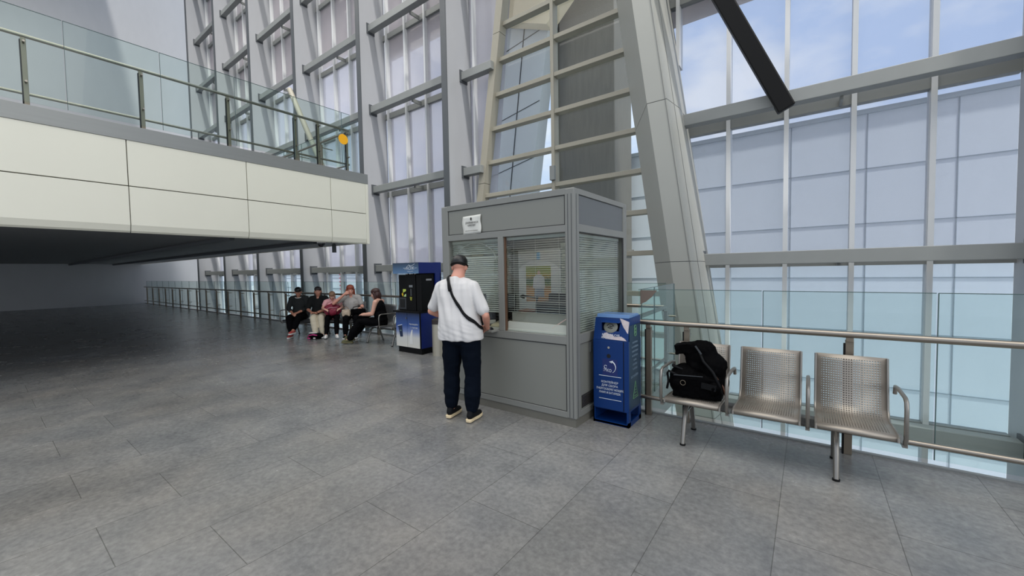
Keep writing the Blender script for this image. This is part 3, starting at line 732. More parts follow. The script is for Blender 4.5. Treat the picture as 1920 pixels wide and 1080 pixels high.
# ================================================================== BLUE BATTERY BIN
m_blue = mat('blue powder coat', (3, 46, 104), .4, var=.05, scale=3, spec=.3)
m_blue2 = mat('teal blue side', (14, 44, 70), .4, var=.05, spec=.3)
m_wht = mat('white vinyl', (205, 212, 220), .5, var=.08, scale=30)
m_int = mat('dark inside', (10, 12, 16), .8)
BX0, BX1, BY0, BY1 = -1.815, -1.432, 3.85, 4.215
Bn = thing('battery_bin', (-1.62, 4.03, 0), 'blue metal collection bin for lamps and batteries beside the booth', 'bin')
bx = MB()
bx.box((BX0, BY0, 0), (BX1, BY0 + .012, .03)); bx.box((BX0, BY1 - .012, 0), (BX1, BY1, .15)); bx.box((BX0, BY0, 0), (BX0 + .02, BY0 + .02, .16)); bx.box((BX1 - .02, BY0, 0), (BX1, BY0 + .02, .16))
bx.box((BX0, BY0, .005), (BX1, BY1, .025)); bx.box((BX0, BY0, 0), (BX0 + .012, BY1, .16)); bx.box((BX1 - .012, BY0, 0), (BX1, BY1, .05)); bx.box((BX1 - .012, BY0, 0), (BX1, BY0 + .06, .16)); bx.box((BX1 - .012, BY1 - .06, 0), (BX1, BY1, .16))
bx.build('base_frame', m_blue, Bn)
box('body', (BX0, BY0 + .006, .15), (BX1, BY1, .872), m_blue, Bn, bevel=.003)
box('door', (BX0 + .012, BY0 - .006, .16), (BX1 - .055, BY0 + .008, .868), m_blue, Bn, bevel=.003)
box('door_gap', (BX1 - .054, BY0 + .002, .16), (BX1 - .049, BY0 + .008, .868), m_int, Bn)
# sloping hood with a deep slot
hood = MB()
def P3(u, v, dpt=0):   # point on the sloped face: u across, v up the slope
    y = BY0 + .006 + v * .058; z = .874 + v * .222; nrm = Vector((0, -.968, .253))
    return Vector((BX0 + .006 + u * (BX1 - BX0 - .012), y, z)) - nrm * dpt
hb = MB(); V = hb.bm.verts.new
outer = [P3(0, 0), P3(1, 0), P3(1, 1), P3(0, 1)]; inner = [P3(.22, .42), P3(.72, .42), P3(.74, .80), P3(.20, .80)]
ov = [V(p) for p in outer]; iv = [V(p) for p in inner]; dv = [V(p - Vector((0, -.968, .253)) * .12) for p in inner]
for k in range(4):
    hb.bm.faces.new((ov[k], ov[(k + 1) % 4], iv[(k + 1) % 4], iv[k])); hb.bm.faces.new((iv[k], iv[(k + 1) % 4], dv[(k + 1) % 4], dv[k]))
hb.bm.faces.new(dv)
bk = [V((BX0 + .006, BY1, .874)), V((BX1 - .006, BY1, .874)), V((BX1 - .006, BY1, 1.11)), V((BX0 + .006, BY1, 1.11))]
hb.bm.faces.new((ov[0], ov[3], bk[3], bk[0])); hb.bm.faces.new((ov[1], bk[1], bk[2], ov[2])); hb.bm.faces.new((ov[3], ov[2], bk[2], bk[3])); hb.bm.faces.new((bk[0], bk[3], bk[2], bk[1]))
hb.build('hood', m_blue, Bn)
MB().prism([(BY0 + .06, 1.098), (BY0 + .075, 1.135), (BY1 - .03, 1.13), (BY1, 1.105)], 'x', BX0 + .02, BX1 - .015).build('lid', mat('light blue lid', (92, 128, 176), .25), Bn, bevel=.004)
MB().prism([(BY0 - .001, 1.055), (BY0 + .06, 1.075), (BY0 + .06, 1.06)], 'x', BX0 + .09, BX1 - .095).build('slot_visor', m_blue, Bn)
c = P3(.47, .60, .004)
Mh = Matrix.Rotation(math.atan2(.253, .968), 3, 'X')
MB().ell(c, (.076, .014, .066), Mh.inverted(), 32).build('slot_disc', mat('grey disc', (128, 130, 120), .4), Bn, smooth=True)
q = MB()
for s_, (ax, az, r0_, a0, a1) in enumerate(((0.004, .004, .036, .2, 2.9), (.006, .0, .022, 3.4, 6.0), (-.006, -.016, .02, .4, 2.7), (.012, .018, .014, 3.2, 6.1))):
    q.tube([c + Vector((ax + r0_ * math.cos(a0 + (a1 - a0) * k / 10), -.016 + .0, az + r0_ * .8 * math.sin(a0 + (a1 - a0) * k / 10))) for k in range(11)], .004, 6)
q.build('recycling_mark', m_ink, Bn)
# worn pale patches on the hood
def patch(pts, nm='worn_patch'):
    b_ = MB(); v_ = [b_.bm.verts.new(P3(u, w, -.0012)) for u, w in pts]; b_.bm.faces.new(v_); o_ = b_.build(nm, mat('bare worn metal', (196, 184, 184), .45, .2, var=.25, scale=30), Bn)
    so_ = o_.modifiers.new('s', 'SOLIDIFY'); so_.thickness = .0006
patch([(.72, 1.0), (.80, .97), (.99, .86), (.985, .34), (.95, .38), (.90, .50), (.84, .62), (.80, .74), (.76, .86)])
patch([(.30, .30), (.26, .14), (.36, .05), (.50, .04), (.96, .02), (.90, .12), (.80, .20), (.62, .16), (.54, .26), (.44, .28), (.38, .34)])
nup = Vector((0, .253, .968))
text('RECYCLE CAR', .030, m_wht, Bn, P3(.50, .23, -.003), (1, 0, 0), nup)
text('RECYCLE', .030, m_wht, Bn, P3(.40, .10, -.003), (1, 0, 0), nup)
yd = BY0 - .0065
MB().cyl((-1.635, yd - .006, .80), (-1.635, yd, .80), .012, 20).build('lock', m_chrome, Bn)
MB().cyl((-1.637, yd - .002, .712), (-1.637, yd + .01, .712), .021, 24).build('finger_hole', m_int, Bn)
# round arrow mark
arc = [(-1.625 + .062 * math.cos(a), yd - .002, .60 + .062 * math.sin(a)) for a in [R(-62 + 12 * k) for k in range(12)]]
MB().tube(arc, [.002 + .0045 * (k / 11) for k in range(12)], 8).build('arrow_mark', m_wht, Bn)
MB().prism([(-1.632, .655), (-1.59, .67), (-1.603, .640)], 'y', yd - .003, yd).build('arrow_head', m_wht, Bn)
box('logo_field', (-1.705, yd - .0006, .515), (-1.545, yd + .001, .68), mat('deep blue label', (12, 34, 96), .4), Bn)
text('ЭКО', .042, m_wht, Bn, (-1.650, yd - .002, .562), (1, 0, -.06), (.06, 0, 1))
MB().tube([(-1.672 + .014 * math.cos(a), yd - .002, .598 + .016 * math.sin(a)) for a in [R(20 + 24 * k) for k in range(14)]], .0025, 6).build('swirl_mark', m_wht, Bn)
for z in (.502, .262): box('ruled_line', (-1.745, yd - .002, z), (-1.505, yd, z + .005), m_wht, Bn)
for s_, z in (('КОНТЕЙНЕР', .440), ('ДЛЯ СБОРА', .404), ('ЭНЕРГОСБЕРЕГАЮЩИХ', .367), ('ЛАМП И БАТАРЕЕК', .330)):
    text(s_, .030, m_wht, Bn, (-1.628, yd - .002, z), (1, 0, 0), (0, 0, 1), sx=.82 if len(s_) > 12 else 1.0)
xs_ = BX1 + .001
box('side_label', (BX1 - .002, BY0 + .03, .17), (BX1 + .0006, BY1 - .02, 1.03), m_blue2, Bn)
m_grn = mat('green print', (92, 136, 100), .5)
m_wht2 = mat('faded white vinyl', (120, 138, 156), .5, var=.2, scale=40)
for k, w_ in enumerate((.16, .19, .18, .17, .11, .13, .12)):
    text(('ЭНЕРГИЯ И', 'БАТАРЕЙКИ И', 'ЛАМПОЧКИ И', 'НЕ МУСОР, А', 'СЫРЬЕ', 'СПАСИБО', 'ЗА ВКЛАД')[k], .026, m_wht2, Bn, (xs_ + .001, BY0 + .18, .845 - k * .045), (0, 1, 0), (0, 0, 1))
text('БАТАРЕЙКИ', .034, m_wht2, Bn, (xs_ + .001, BY0 + .17, .50), (0, 1, .02), (0, 0, 1))
gm = MB()
for k in range(3): gm.tube([(xs_ + .001, BY0 + .19 + .030 * math.cos(a), .965 + (k - 1) * .032 + .024 * math.sin(a)) for a in [R(30 * j) for j in range(12)]], .005, 6, closed=True)
gm.build('green_emblem', m_grn, Bn)
gm = MB(); tri = [(BY0 + .12, .27), (BY0 + .26, .27), (BY0 + .19, .44)]
for i in range(3):
    a_, c_ = tri[i], tri[(i + 1) % 3]; gm.cyl((xs_ + .001, a_[0], a_[1]), (xs_ + .001, c_[0], c_[1]), .004, 6)
for k in range(4): gm.cyl((xs_ + .001, BY0 + .15 + .012 * k, .29 + .03 * k), (xs_ + .001, BY0 + .23 - .012 * k, .29 + .03 * k), .004, 6)
gm.build('green_tree_mark', m_grn, Bn)

# ================================================================== VENDING STAND
m_vb = mat('stand royal blue', (10, 32, 104), .4, var=.04)
m_vd = mat('stand dark board', (7, 7, 9), .5, spec=.2)
def gradient(name, stops, axis='Z', var=None):
    m = D.materials.new(name); m.use_nodes = True; t_ = m.node_tree; bb = t_.nodes['Principled BSDF']; bb.inputs['Roughness'].default_value = .35
    co = t_.nodes.new('ShaderNodeTexCoord'); sp = t_.nodes.new('ShaderNodeSeparateXYZ'); t_.links.new(co.outputs['Generated'], sp.inputs[0])
    r = t_.nodes.new('ShaderNodeValToRGB'); e = r.color_ramp.elements
    e[0].position = stops[0][0]; e[0].color = lin(stops[0][1]) + (1,); e[1].position = stops[-1][0]; e[1].color = lin(stops[-1][1]) + (1,)
    for p_, c_ in stops[1:-1]:
        q_ = e.new(p_); q_.color = lin(c_) + (1,)
    t_.links.new(sp.outputs[axis], r.inputs[0]); t_.links.new(r.outputs[0], bb.inputs['Base Color']); return m
m_door = gradient('blue to silver print', [(0, (214, 212, 204)), (.30, (206, 206, 204)), (.46, (120, 138, 186)), (.62, (52, 84, 150)), (1, (28, 44, 78))])
m_can = gradient('canopy print', [(0, (86, 120, 158)), (1, (36, 54, 76))])
VX0, VX1, VY0, VY1 = -6.78, -6.02, 5.11, 5.69
Vn = thing('vending_stand', (-6.4, 5.4, 0), 'blue self-service coffee stand with printed doors under a blue canopy', 'vending stand')
box('plinth', (VX0 + .05, VY0 + .03, 0), (VX1 - .005, VY1 - .02, .115), m_vd, Vn)
box('cabinet', (VX0 + .02, VY0 + .02, .115), (VX1 - .004, VY1, .81), m_vb, Vn)
xm = (VX0 + VX1) / 2 - .01
for xa, xb in ((VX0 + .02, xm - .004), (xm + .004, VX1 - .02)):
    d_ = MB().box((xa, VY0, .12), (xb, VY0 + .02, .81)).build('cabinet_door', m_door, Vn, bevel=.002)
box('edge_strip', (VX1 - .018, VY0 - .001, .115), (VX1, VY0 + .02, .81), m_vd, Vn)
MB().cyl((xm - .01, VY0 - .02, .70), (xm - .01, VY0, .70), .012).build('door_knob', m_steel, Vn)
box('counter_top', (VX0 - .03, VY0 - .03, .81), (VX1 + .01, VY1, .845), m_vd, Vn, bevel=.004)
box('back_board', (VX0 + .02, VY1 - .03, .845), (VX1 - .0, VY1, 1.80), m_vd, Vn)
box('blue_side_board', (VX1 - .03, VY1 - .16, .845), (VX1, VY1, 1.80), m_vb, Vn)
box('left_post', (VX0 + .02, VY1 - .10, .845), (VX0 + .05, VY1, 1.60), m_vd, Vn)
box('canopy_front', (VX0 - .02, VY0 - .01, 1.585), (VX1, VY0 + .02, 1.795), m_can, Vn)
box('canopy_side', (VX1 - .03, VY0 + .0, 1.585), (VX1 + .001, VY1, 1.795), m_vb, Vn)
box('canopy_top', (VX0 - .02, VY0, 1.775), (VX1, VY1, 1.797), m_vd, Vn)
box('canopy_underside', (VX0 - .02, VY0 + .02, 1.585), (VX1 - .03, VY1, 1.60), m_vd, Vn)
for lx in (-6.6, -6.35): MB().cyl((lx, VY0 + .2, 1.57), (lx, VY0 + .2, 1.586), .03).build('downlight', m_chrome, Vn)
yv = VY0 - .012
text('АОЖ', .085, m_wht, Vn, (-6.26, yv, 1.685), (1, 0, 0), (0, 0, 1), sx=1.2)
MB().tube([(-6.42, yv, 1.665), (-6.38, yv, 1.70), (-6.30, yv, 1.752), (-6.24, yv, 1.728), (-6.18, yv, 1.745), (-6.12, yv, 1.772)], .004, 6).build('logo_stroke', m_wht, Vn)
MB().tube([(-6.46, yv, 1.692), (-6.40, yv, 1.690)], .003, 6).tube([(-6.13, yv, 1.690), (-6.06, yv, 1.692)], .003, 6).tube([(-6.34, yv, 1.63), (-6.26, yv, 1.62), (-6.17, yv, 1.63)], .003, 6).build('logo_stroke', m_wht, Vn)
yv = VY0 - .002
# cup print, bell shaped steam print
MB().prism([(-6.69, .53), (-6.565, .545), (-6.548, .32), (-6.63, .31)], 'y', yv - .001, yv).build('cup_print', mat('navy cup print', (24, 40, 72), .4), Vn)
MB().prism([(-6.705, .525), (-6.56, .555), (-6.56, .567), (-6.705, .539)], 'y', yv - .0016, yv).build('cup_lid_print', m_wht, Vn)
text('чай', .045, mat('pale green print', (120, 150, 140), .5), Vn, (-6.62, yv - .002, .44), (1, 0, .1), (-.1, 0, 1), sx=.8)
MB().prism([(-6.35, .19), (-6.33, .33), (-6.30, .42), (-6.275, .47), (-6.25, .485), (-6.255, .40), (-6.25, .30), (-6.245, .19)], 'y', yv - .001, yv).build('steam_print', mat('white steam print', (220, 220, 218), .5), Vn)
text('Наслаждайся', .046, m_wht, Vn, (-6.21, yv - .002, .585), (1, 0, 0), (0, 0, 1), sx=.85)
text('1 глоток', .060, m_wht, Vn, (-6.21, yv - .002, .520), (1, 0, 0), (0, 0, 1))
# coffee machines on the counter
t = thing('coffee_machine', (-6.62, 5.3, .845), 'black coffee machine with green and yellow sticker, left on the stand', 'coffee machine', 'coffee machines on the stand')
MB().box((-6.755, 5.20, .845), (-6.50, 5.62, 1.56)).build('machine_body', m_vd, t, bevel=.008)
MB().box((-6.745, 5.185, .86), (-6.51, 5.20, 1.10)).build('dispense_bay', mat('charcoal plastic', (46, 48, 52), .4), t, bevel=.004)
box('dispense_recess', (-6.70, 5.180, .90), (-6.56, 5.187, 1.07), m_int, t)
MB().prism([(-6.61, 1.27), (-6.51, 1.27), (-6.51, 1.235), (-6.58, 1.21), (-6.61, 1.20)], 'y', 5.188, 5.20).build('sticker', mat('lime sticker', (190, 206, 90), .5), t)
MB().prism([(-6.59, 1.12), (-6.51, 1.12), (-6.51, 1.18), (-6.55, 1.165)], 'y', 5.188, 5.20).build('sticker', mat('pale lime sticker', (186, 214, 150), .5), t)
MB().prism([(-6.655, 1.17), (-6.62, 1.12), (-6.61, 1.15), (-6.625, 1.20)], 'y', 5.188, 5.20).build('sticker', mat('yellow sticker', (224, 190, 50), .5), t)
t = thing('coffee_machine', (-6.28, 5.3, .845), 'taller black machine with small yellow cup mark, middle of the stand', 'coffee machine', 'coffee machines on the stand')
MB().box((-6.485, 5.16, .845), (-6.19, 5.62, 1.57)).build('machine_body', m_vd, t, bevel=.008)
box('display', (-6.37, 5.150, 1.31), (-6.27, 5.162, 1.355), mat('grey display', (110, 114, 118), .3), t)
box('bottle_graphic', (-6.335, 5.152, 1.14), (-6.30, 5.162, 1.28), mat('dim grey print', (60, 62, 64), .4), t)
MB().prism([(-6.355, 1.12), (-6.29, 1.12), (-6.305, 1.05), (-6.335, 1.05)], 'y', 5.15, 5.162).build('cup_mark', mat('dull yellow print', (140, 140, 50), .5), t)
t = thing('coffee_machine', (-6.10, 5.3, .845), 'narrow black dispenser with grey maker plate, right on the stand', 'coffee machine', 'coffee machines on the stand')
MB().box((-6.18, 5.17, .845), (-6.035, 5.50, 1.57)).build('machine_body', m_vd, t, bevel=.008)
MB().box((-6.036, 5.30, 1.44), (-6.031, 5.44, 1.475)).build('maker_plate', mat('grey plate', (140, 140, 142), .4), t)

# steel litter bin
t = thing('litter_bin', (-5.72, 5.30, 0), 'brushed steel litter bin with dark top between the stand and the man', 'bin')
MB().loft([(-5.72, 5.32, z, .135, .135) for z in (0, .03, .60, .61)], 30).build('bin_body', mat('brushed beige steel', (188, 182, 166), .35, .5, stretch=(8, 8, .4), var=.12), t, smooth='auto')
MB().loft([(-5.72, 5.32, .61, .14, .14), (-5.72, 5.32, .69, .14, .14)], 30).build('bin_rim', mat('dark brown rim', (50, 40, 36), .5), t, smooth='auto')
MB().loft([(-5.72, 5.32, .69, .14, .14), (-5.72, 5.32, .72, .08, .08)], 30).build('bin_lid', m_steel, t, smooth='auto')
# ================================================================== AIRPORT SEATS
def perforated(name, rgb, rough=.35, metal=.7):
    m = D.materials.new(name); m.use_nodes = True; t_ = m.node_tree; b = t_.nodes['Principled BSDF']; o = t_.nodes['Material Output']
    b.inputs['Base Color'].default_value = lin(rgb) + (1,); b.inputs['Roughness'].default_value = rough; b.inputs['Metallic'].default_value = metal
    tx = t_.nodes.new('ShaderNodeTexCoord'); sp = t_.nodes.new('ShaderNodeSeparateXYZ'); t_.links.new(tx.outputs['Object'], sp.inputs[0])
    def mth(op, a, c=None):
        n_ = t_.nodes.new('ShaderNodeMath'); n_.operation = op
        for i, v in enumerate((a, c)):
            if v is None: continue
            if isinstance(v, (int, float)): n_.inputs[i].default_value = v
            else: t_.links.new(v, n_.inputs[i])
        return n_.outputs[0]
    ax = mth('FRACT', mth('MULTIPLY', sp.outputs['X'], 62)); yz = mth('ADD', sp.outputs['Y'], sp.outputs['Z']); ay = mth('FRACT', mth('MULTIPLY', yz, 44))
    dx = mth('SUBTRACT', ax, .5); dy = mth('SUBTRACT', ay, .5)
    d2 = mth('ADD', mth('MULTIPLY', dx, dx), mth('MULTIPLY', dy, dy)); hole = mth('LESS_THAN', d2, .075)
    axs = mth('ABSOLUTE', mth('SUBTRACT', sp.outputs['X'], 0.0)); inside = mth('LESS_THAN', axs, .185)
    rg = mth('MULTIPLY', mth('GREATER_THAN', yz, .19 + .02), mth('LESS_THAN', yz, 1.11)); fac = mth('MULTIPLY', mth('MULTIPLY', hole, inside), rg)
    tr = t_.nodes.new('ShaderNodeBsdfTransparent'); ms = t_.nodes.new('ShaderNodeMixShader')
    t_.links.new(fac, ms.inputs[0]); t_.links.new(b.outputs[0], ms.inputs[1]); t_.links.new(tr.outputs[0], ms.inputs[2]); t_.links.new(ms.outputs[0], o.inputs[0]); return m
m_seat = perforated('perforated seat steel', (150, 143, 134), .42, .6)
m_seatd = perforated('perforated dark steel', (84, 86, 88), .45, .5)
m_seatl = mat('bench leg steel', (140, 136, 130), .35, .75)
def bench(name, label, loc, rz, xs, legs, mseat, arms=None):
    t = thing(name, (0, 0, 0), label, 'bench', 'steel seat benches', local=True)
    prof = [(-.265, .385), (-.262, .41), (-.235, .425), (-.05, .418), (.10, .405), (.16, .42), (.205, .47), (.235, .60), (.275, .80), (.285, .86)]
    for x in xs:
        b = MB(); vs = []
        for (y, z) in prof: vs.append((b.bm.verts.new((x - .225, y, z)), b.bm.verts.new((x + .225, y, z))))
        for p, q in zip(vs, vs[1:]): b.bm.faces.new((p[0], p[1], q[1], q[0]))
        me = D.meshes.new('seat_shell'); b.bm.to_mesh(me); b.bm.free(); me.transform(Matrix.Translation((-x, 0, 0))); me.shade_smooth()
        o = link_mesh('seat_shell', me, mseat, t); o.location = (x, 0, 0)
        so = o.modifiers.new('t', 'SOLIDIFY'); so.thickness = .006
        for sx_ in (-.225, .225): MB().tube([(x + sx_, y, z - .004) for y, z in prof], .009, 8).build('seat_rim', m_seatl, t, smooth='auto')
    a0 = min(xs) - .265; a1 = max(xs) + .265
    MB().box((a0 + .03, -.02, .31), (a1 - .03, .06, .375)).build('beam', mat('bench beam', (84, 84, 82), .5, .3), t, bevel=.006)
    arms_ = [a0] + [(p + q) / 2 for p, q in zip(xs, xs[1:])] + [a1]
    for a in (arms_ if arms is None else arms):
        MB().tube([(a, -.20, .355), (a, -.235, .40), (a, -.24, .60), (a, -.225, .655), (a, -.18, .675), (a, .12, .672), (a, .215, .66), (a, .235, .60)], .0135, 10).build('armrest', m_seatl, t, smooth='auto')
        MB().bar((a, -.21, .345), (a, .04, .345), .028, .02).build('arm_bracket', m_seatl, t)
    for lx in legs:
        MB().tube([(lx, -.02, .34), (lx, -.10, .30), (lx, -.17, .16), (lx, -.215, .01)], [.022, .022, .020, .018], 12).build('leg', m_seatl, t, smooth='auto')
        MB().tube([(lx, .05, .34), (lx, .12, .28), (lx, .17, .14), (lx, .212, .01)], [.022, .022, .020, .018], 12).build('leg', m_seatl, t, smooth='auto')
        MB().bar((lx, -.10, .26), (lx, .12, .26), .012, .012).build('leg_brace', m_seatl, t)
        for fy in (-.216, .213): MB().cyl((lx, fy, 0), (lx, fy, .014), .024, 14).build('foot_pad', m_black, t)
    return place(t, loc, rz)
bench('seat_bench', 'perforated steel bench at the right railing carrying the black bag', (-.27, 3.975, 0), 0, [-.55, 0, .55], [-.63, .45], m_seat)
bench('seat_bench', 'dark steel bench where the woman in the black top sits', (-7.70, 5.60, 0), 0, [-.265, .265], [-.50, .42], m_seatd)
RB = R(27.5)
def BP(u, v=0, z=0):
    """point on the left bench: u along it, v behind it"""
    return Vector((-10.22 + u * math.cos(RB) - v * math.sin(RB), 5.46 + u * math.sin(RB) + v * math.cos(RB), z))
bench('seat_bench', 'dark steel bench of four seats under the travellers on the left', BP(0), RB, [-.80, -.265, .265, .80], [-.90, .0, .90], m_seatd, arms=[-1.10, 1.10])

# ================================================================== PEOPLE
m_skin = mat('skin', (206, 158, 138), .5, var=.06, scale=18)
m_skin2 = mat('tanned skin', (176, 124, 102), .5, var=.06, scale=18)
m_skin3 = mat('ruddy skin', (204, 146, 126), .5, var=.08, scale=14)
m_eyew = mat('eye white', (225, 222, 218), .3); m_eyeb = mat('eye dark', (30, 24, 22), .2); m_lip = mat('lips', (168, 92, 86), .5)

def head_blob(b, c, Hm, s=1.0):
    def q(x, y, z): return c + Hm @ Vector((x * s, y * s, z * s))
    def el(x, y, z, r): b.ell(q(x, y, z), tuple(v * s for v in r), Hm, 20)
    el(0, -.015, .03, (.076, .096, .090)); el(0, .022, -.03, (.064, .070, .086)); el(0, .040, -.082, (.044, .044, .032)); el(0, .058, -.100, (.022, .022, .018))
    b.chain([(q(0, .090, .012), .009 * s), (q(0, .112, -.026), .0125 * s)], 10)
    b.chain([(q(-.036, .076, .030), .012 * s), (q(.036, .076, .030), .012 * s)], 10)
    el(0, .088, -.060, (.023, .011, .010))
    for k in (-1, 1): el(k * .079, -.006, -.008, (.011, .024, .034)); el(k * .040, .062, -.018, (.022, .022, .020))

def face_parts(c, Hm, par, s=1.0):
    def q(x, y, z): return c + Hm @ Vector((x * s, y * s, z * s))
    for k in (-1, 1):
        e = MB().ell(q(k * .031, .0815, .006), (.012 * s, .0065 * s, .0058 * s), Hm, 12).build('eye', m_eyew, par, smooth=True)
        MB().ell(q(k * .031, .0860, .006), (.0056 * s, .0035 * s, .0054 * s), Hm, 10).build('iris', m_eyeb, e, smooth=True)
        MB().chain([(q(k * .044, .078, .027), .0035 * s), (q(k * .020, .0865, .029), .0042 * s)], 8).build('eyebrow', m_eyeb, par, smooth=True)
    MB().ell(q(0, .0975, -.060), (.020 * s, .004 * s, .0055 * s), Hm, 12).build('mouth', m_lip, par, smooth=True)

def hand_blob(b, w, d, n, side, curl=.5, s=1.0):
    """w wrist, d finger direction, n palm normal (fingers curl towards it), side +1 when the thumb is on the d x n side"""
    d = Vector(d).normalized(); n = Vector(n); n = (n - d * n.dot(d)).normalized(); a = d.cross(n).normalized() * side; w = Vector(w)
    for k in (-1, 0, 1):
        b.chain([(w + a * (.016 * k * s), .019 * s), (w + d * .075 * s + a * (.024 * k * s), .0145 * s)], 10)
    for i, (off, ln) in enumerate(((.030, .068), (.011, .078), (-.010, .072), (-.029, .056))):
        p = w + d * .082 * s + a * off * s; ang = 0; r0 = .0092 * s; pts = [(p, r0)]
        for j, f in enumerate((.45, .32, .25)):
            ang += curl * (1.0 + .12 * i) * (.8 if j == 0 else 1)
            p = p + (d * math.cos(ang) + n * math.sin(ang)) * ln * s * f; pts.append((p, r0 - .0009 * (j + 1) * s))
        b.chain(pts, 8)
    p = w + d * .022 * s + a * .024 * s; dd = (d * .75 + a * .62 + n * .30).normalized()
    b.chain([(p, .0125 * s), (p + dd * .042 * s, .0115 * s), (p + dd * .042 * s + (d * .9 + n * .45).normalized() * .030 * s, .0095 * s)], 10)

def shoe(par, ank, toe, m_up, m_so, s=1.0, pitch=0.0, z0=0.0):
    """ank xy of the ankle, toe = direction in the plan"""
    t = Vector((toe[0], toe[1], 0)).normalized(); r = t.cross(Vector((0, 0, 1)))
    M = Matrix((r, t, Vector((0, 0, 1)))).transposed().to_4x4() @ Matrix.Rotation(pitch, 4, 'X'); M.translation = Vector((ank[0], ank[1], z0))
    b = MB()
    def q(x, y, z): return M @ Vector((x * s, y * s, z * s))
    b.chain([(q(0, -.045, .058), .036 * s), (q(0, .02, .060), .040 * s), (q(.002, .09, .045), .038 * s), (q(.004, .150, .036), .032 * s)], 12)
    b.chain([(q(0, -.045, .06), .034 * s), (q(0, -.02, .115), .036 * s)], 12)
    o = b.remesh('shoe', m_up, par, voxel=.006, smooth=2)
    so = MB(); pts = [(-.034, -.07), (-.020, -.088), (.020, -.088), (.034, -.07), (.036, .0), (.046, .09), (.042, .15), (.022, .185), (-.010, .188), (-.034, .16), (-.042, .09), (-.034, .0)]
    A = [so.bm.verts.new(q(x, y, 0)) for x, y in pts]; B = [so.bm.verts.new(q(x * 1.06, y * 1.02, .030)) for x, y in pts]
    so.bm.faces.new(A[::-1]); so.bm.faces.new(B)
    for k in range(len(pts)): so.bm.faces.new((A[k], A[(k + 1) % 12], B[(k + 1) % 12], B[k]))
    so.build('sole', m_so, o, bevel=.004 * s)
    return o

def V3(*a): return Vector(a)
def rotm(yaw=0, pitch=0, roll=0):
    return (Matrix.Rotation(yaw, 3, 'Z') @ Matrix.Rotation(pitch, 3, 'X') @ Matrix.Rotation(roll, 3, 'Y'))

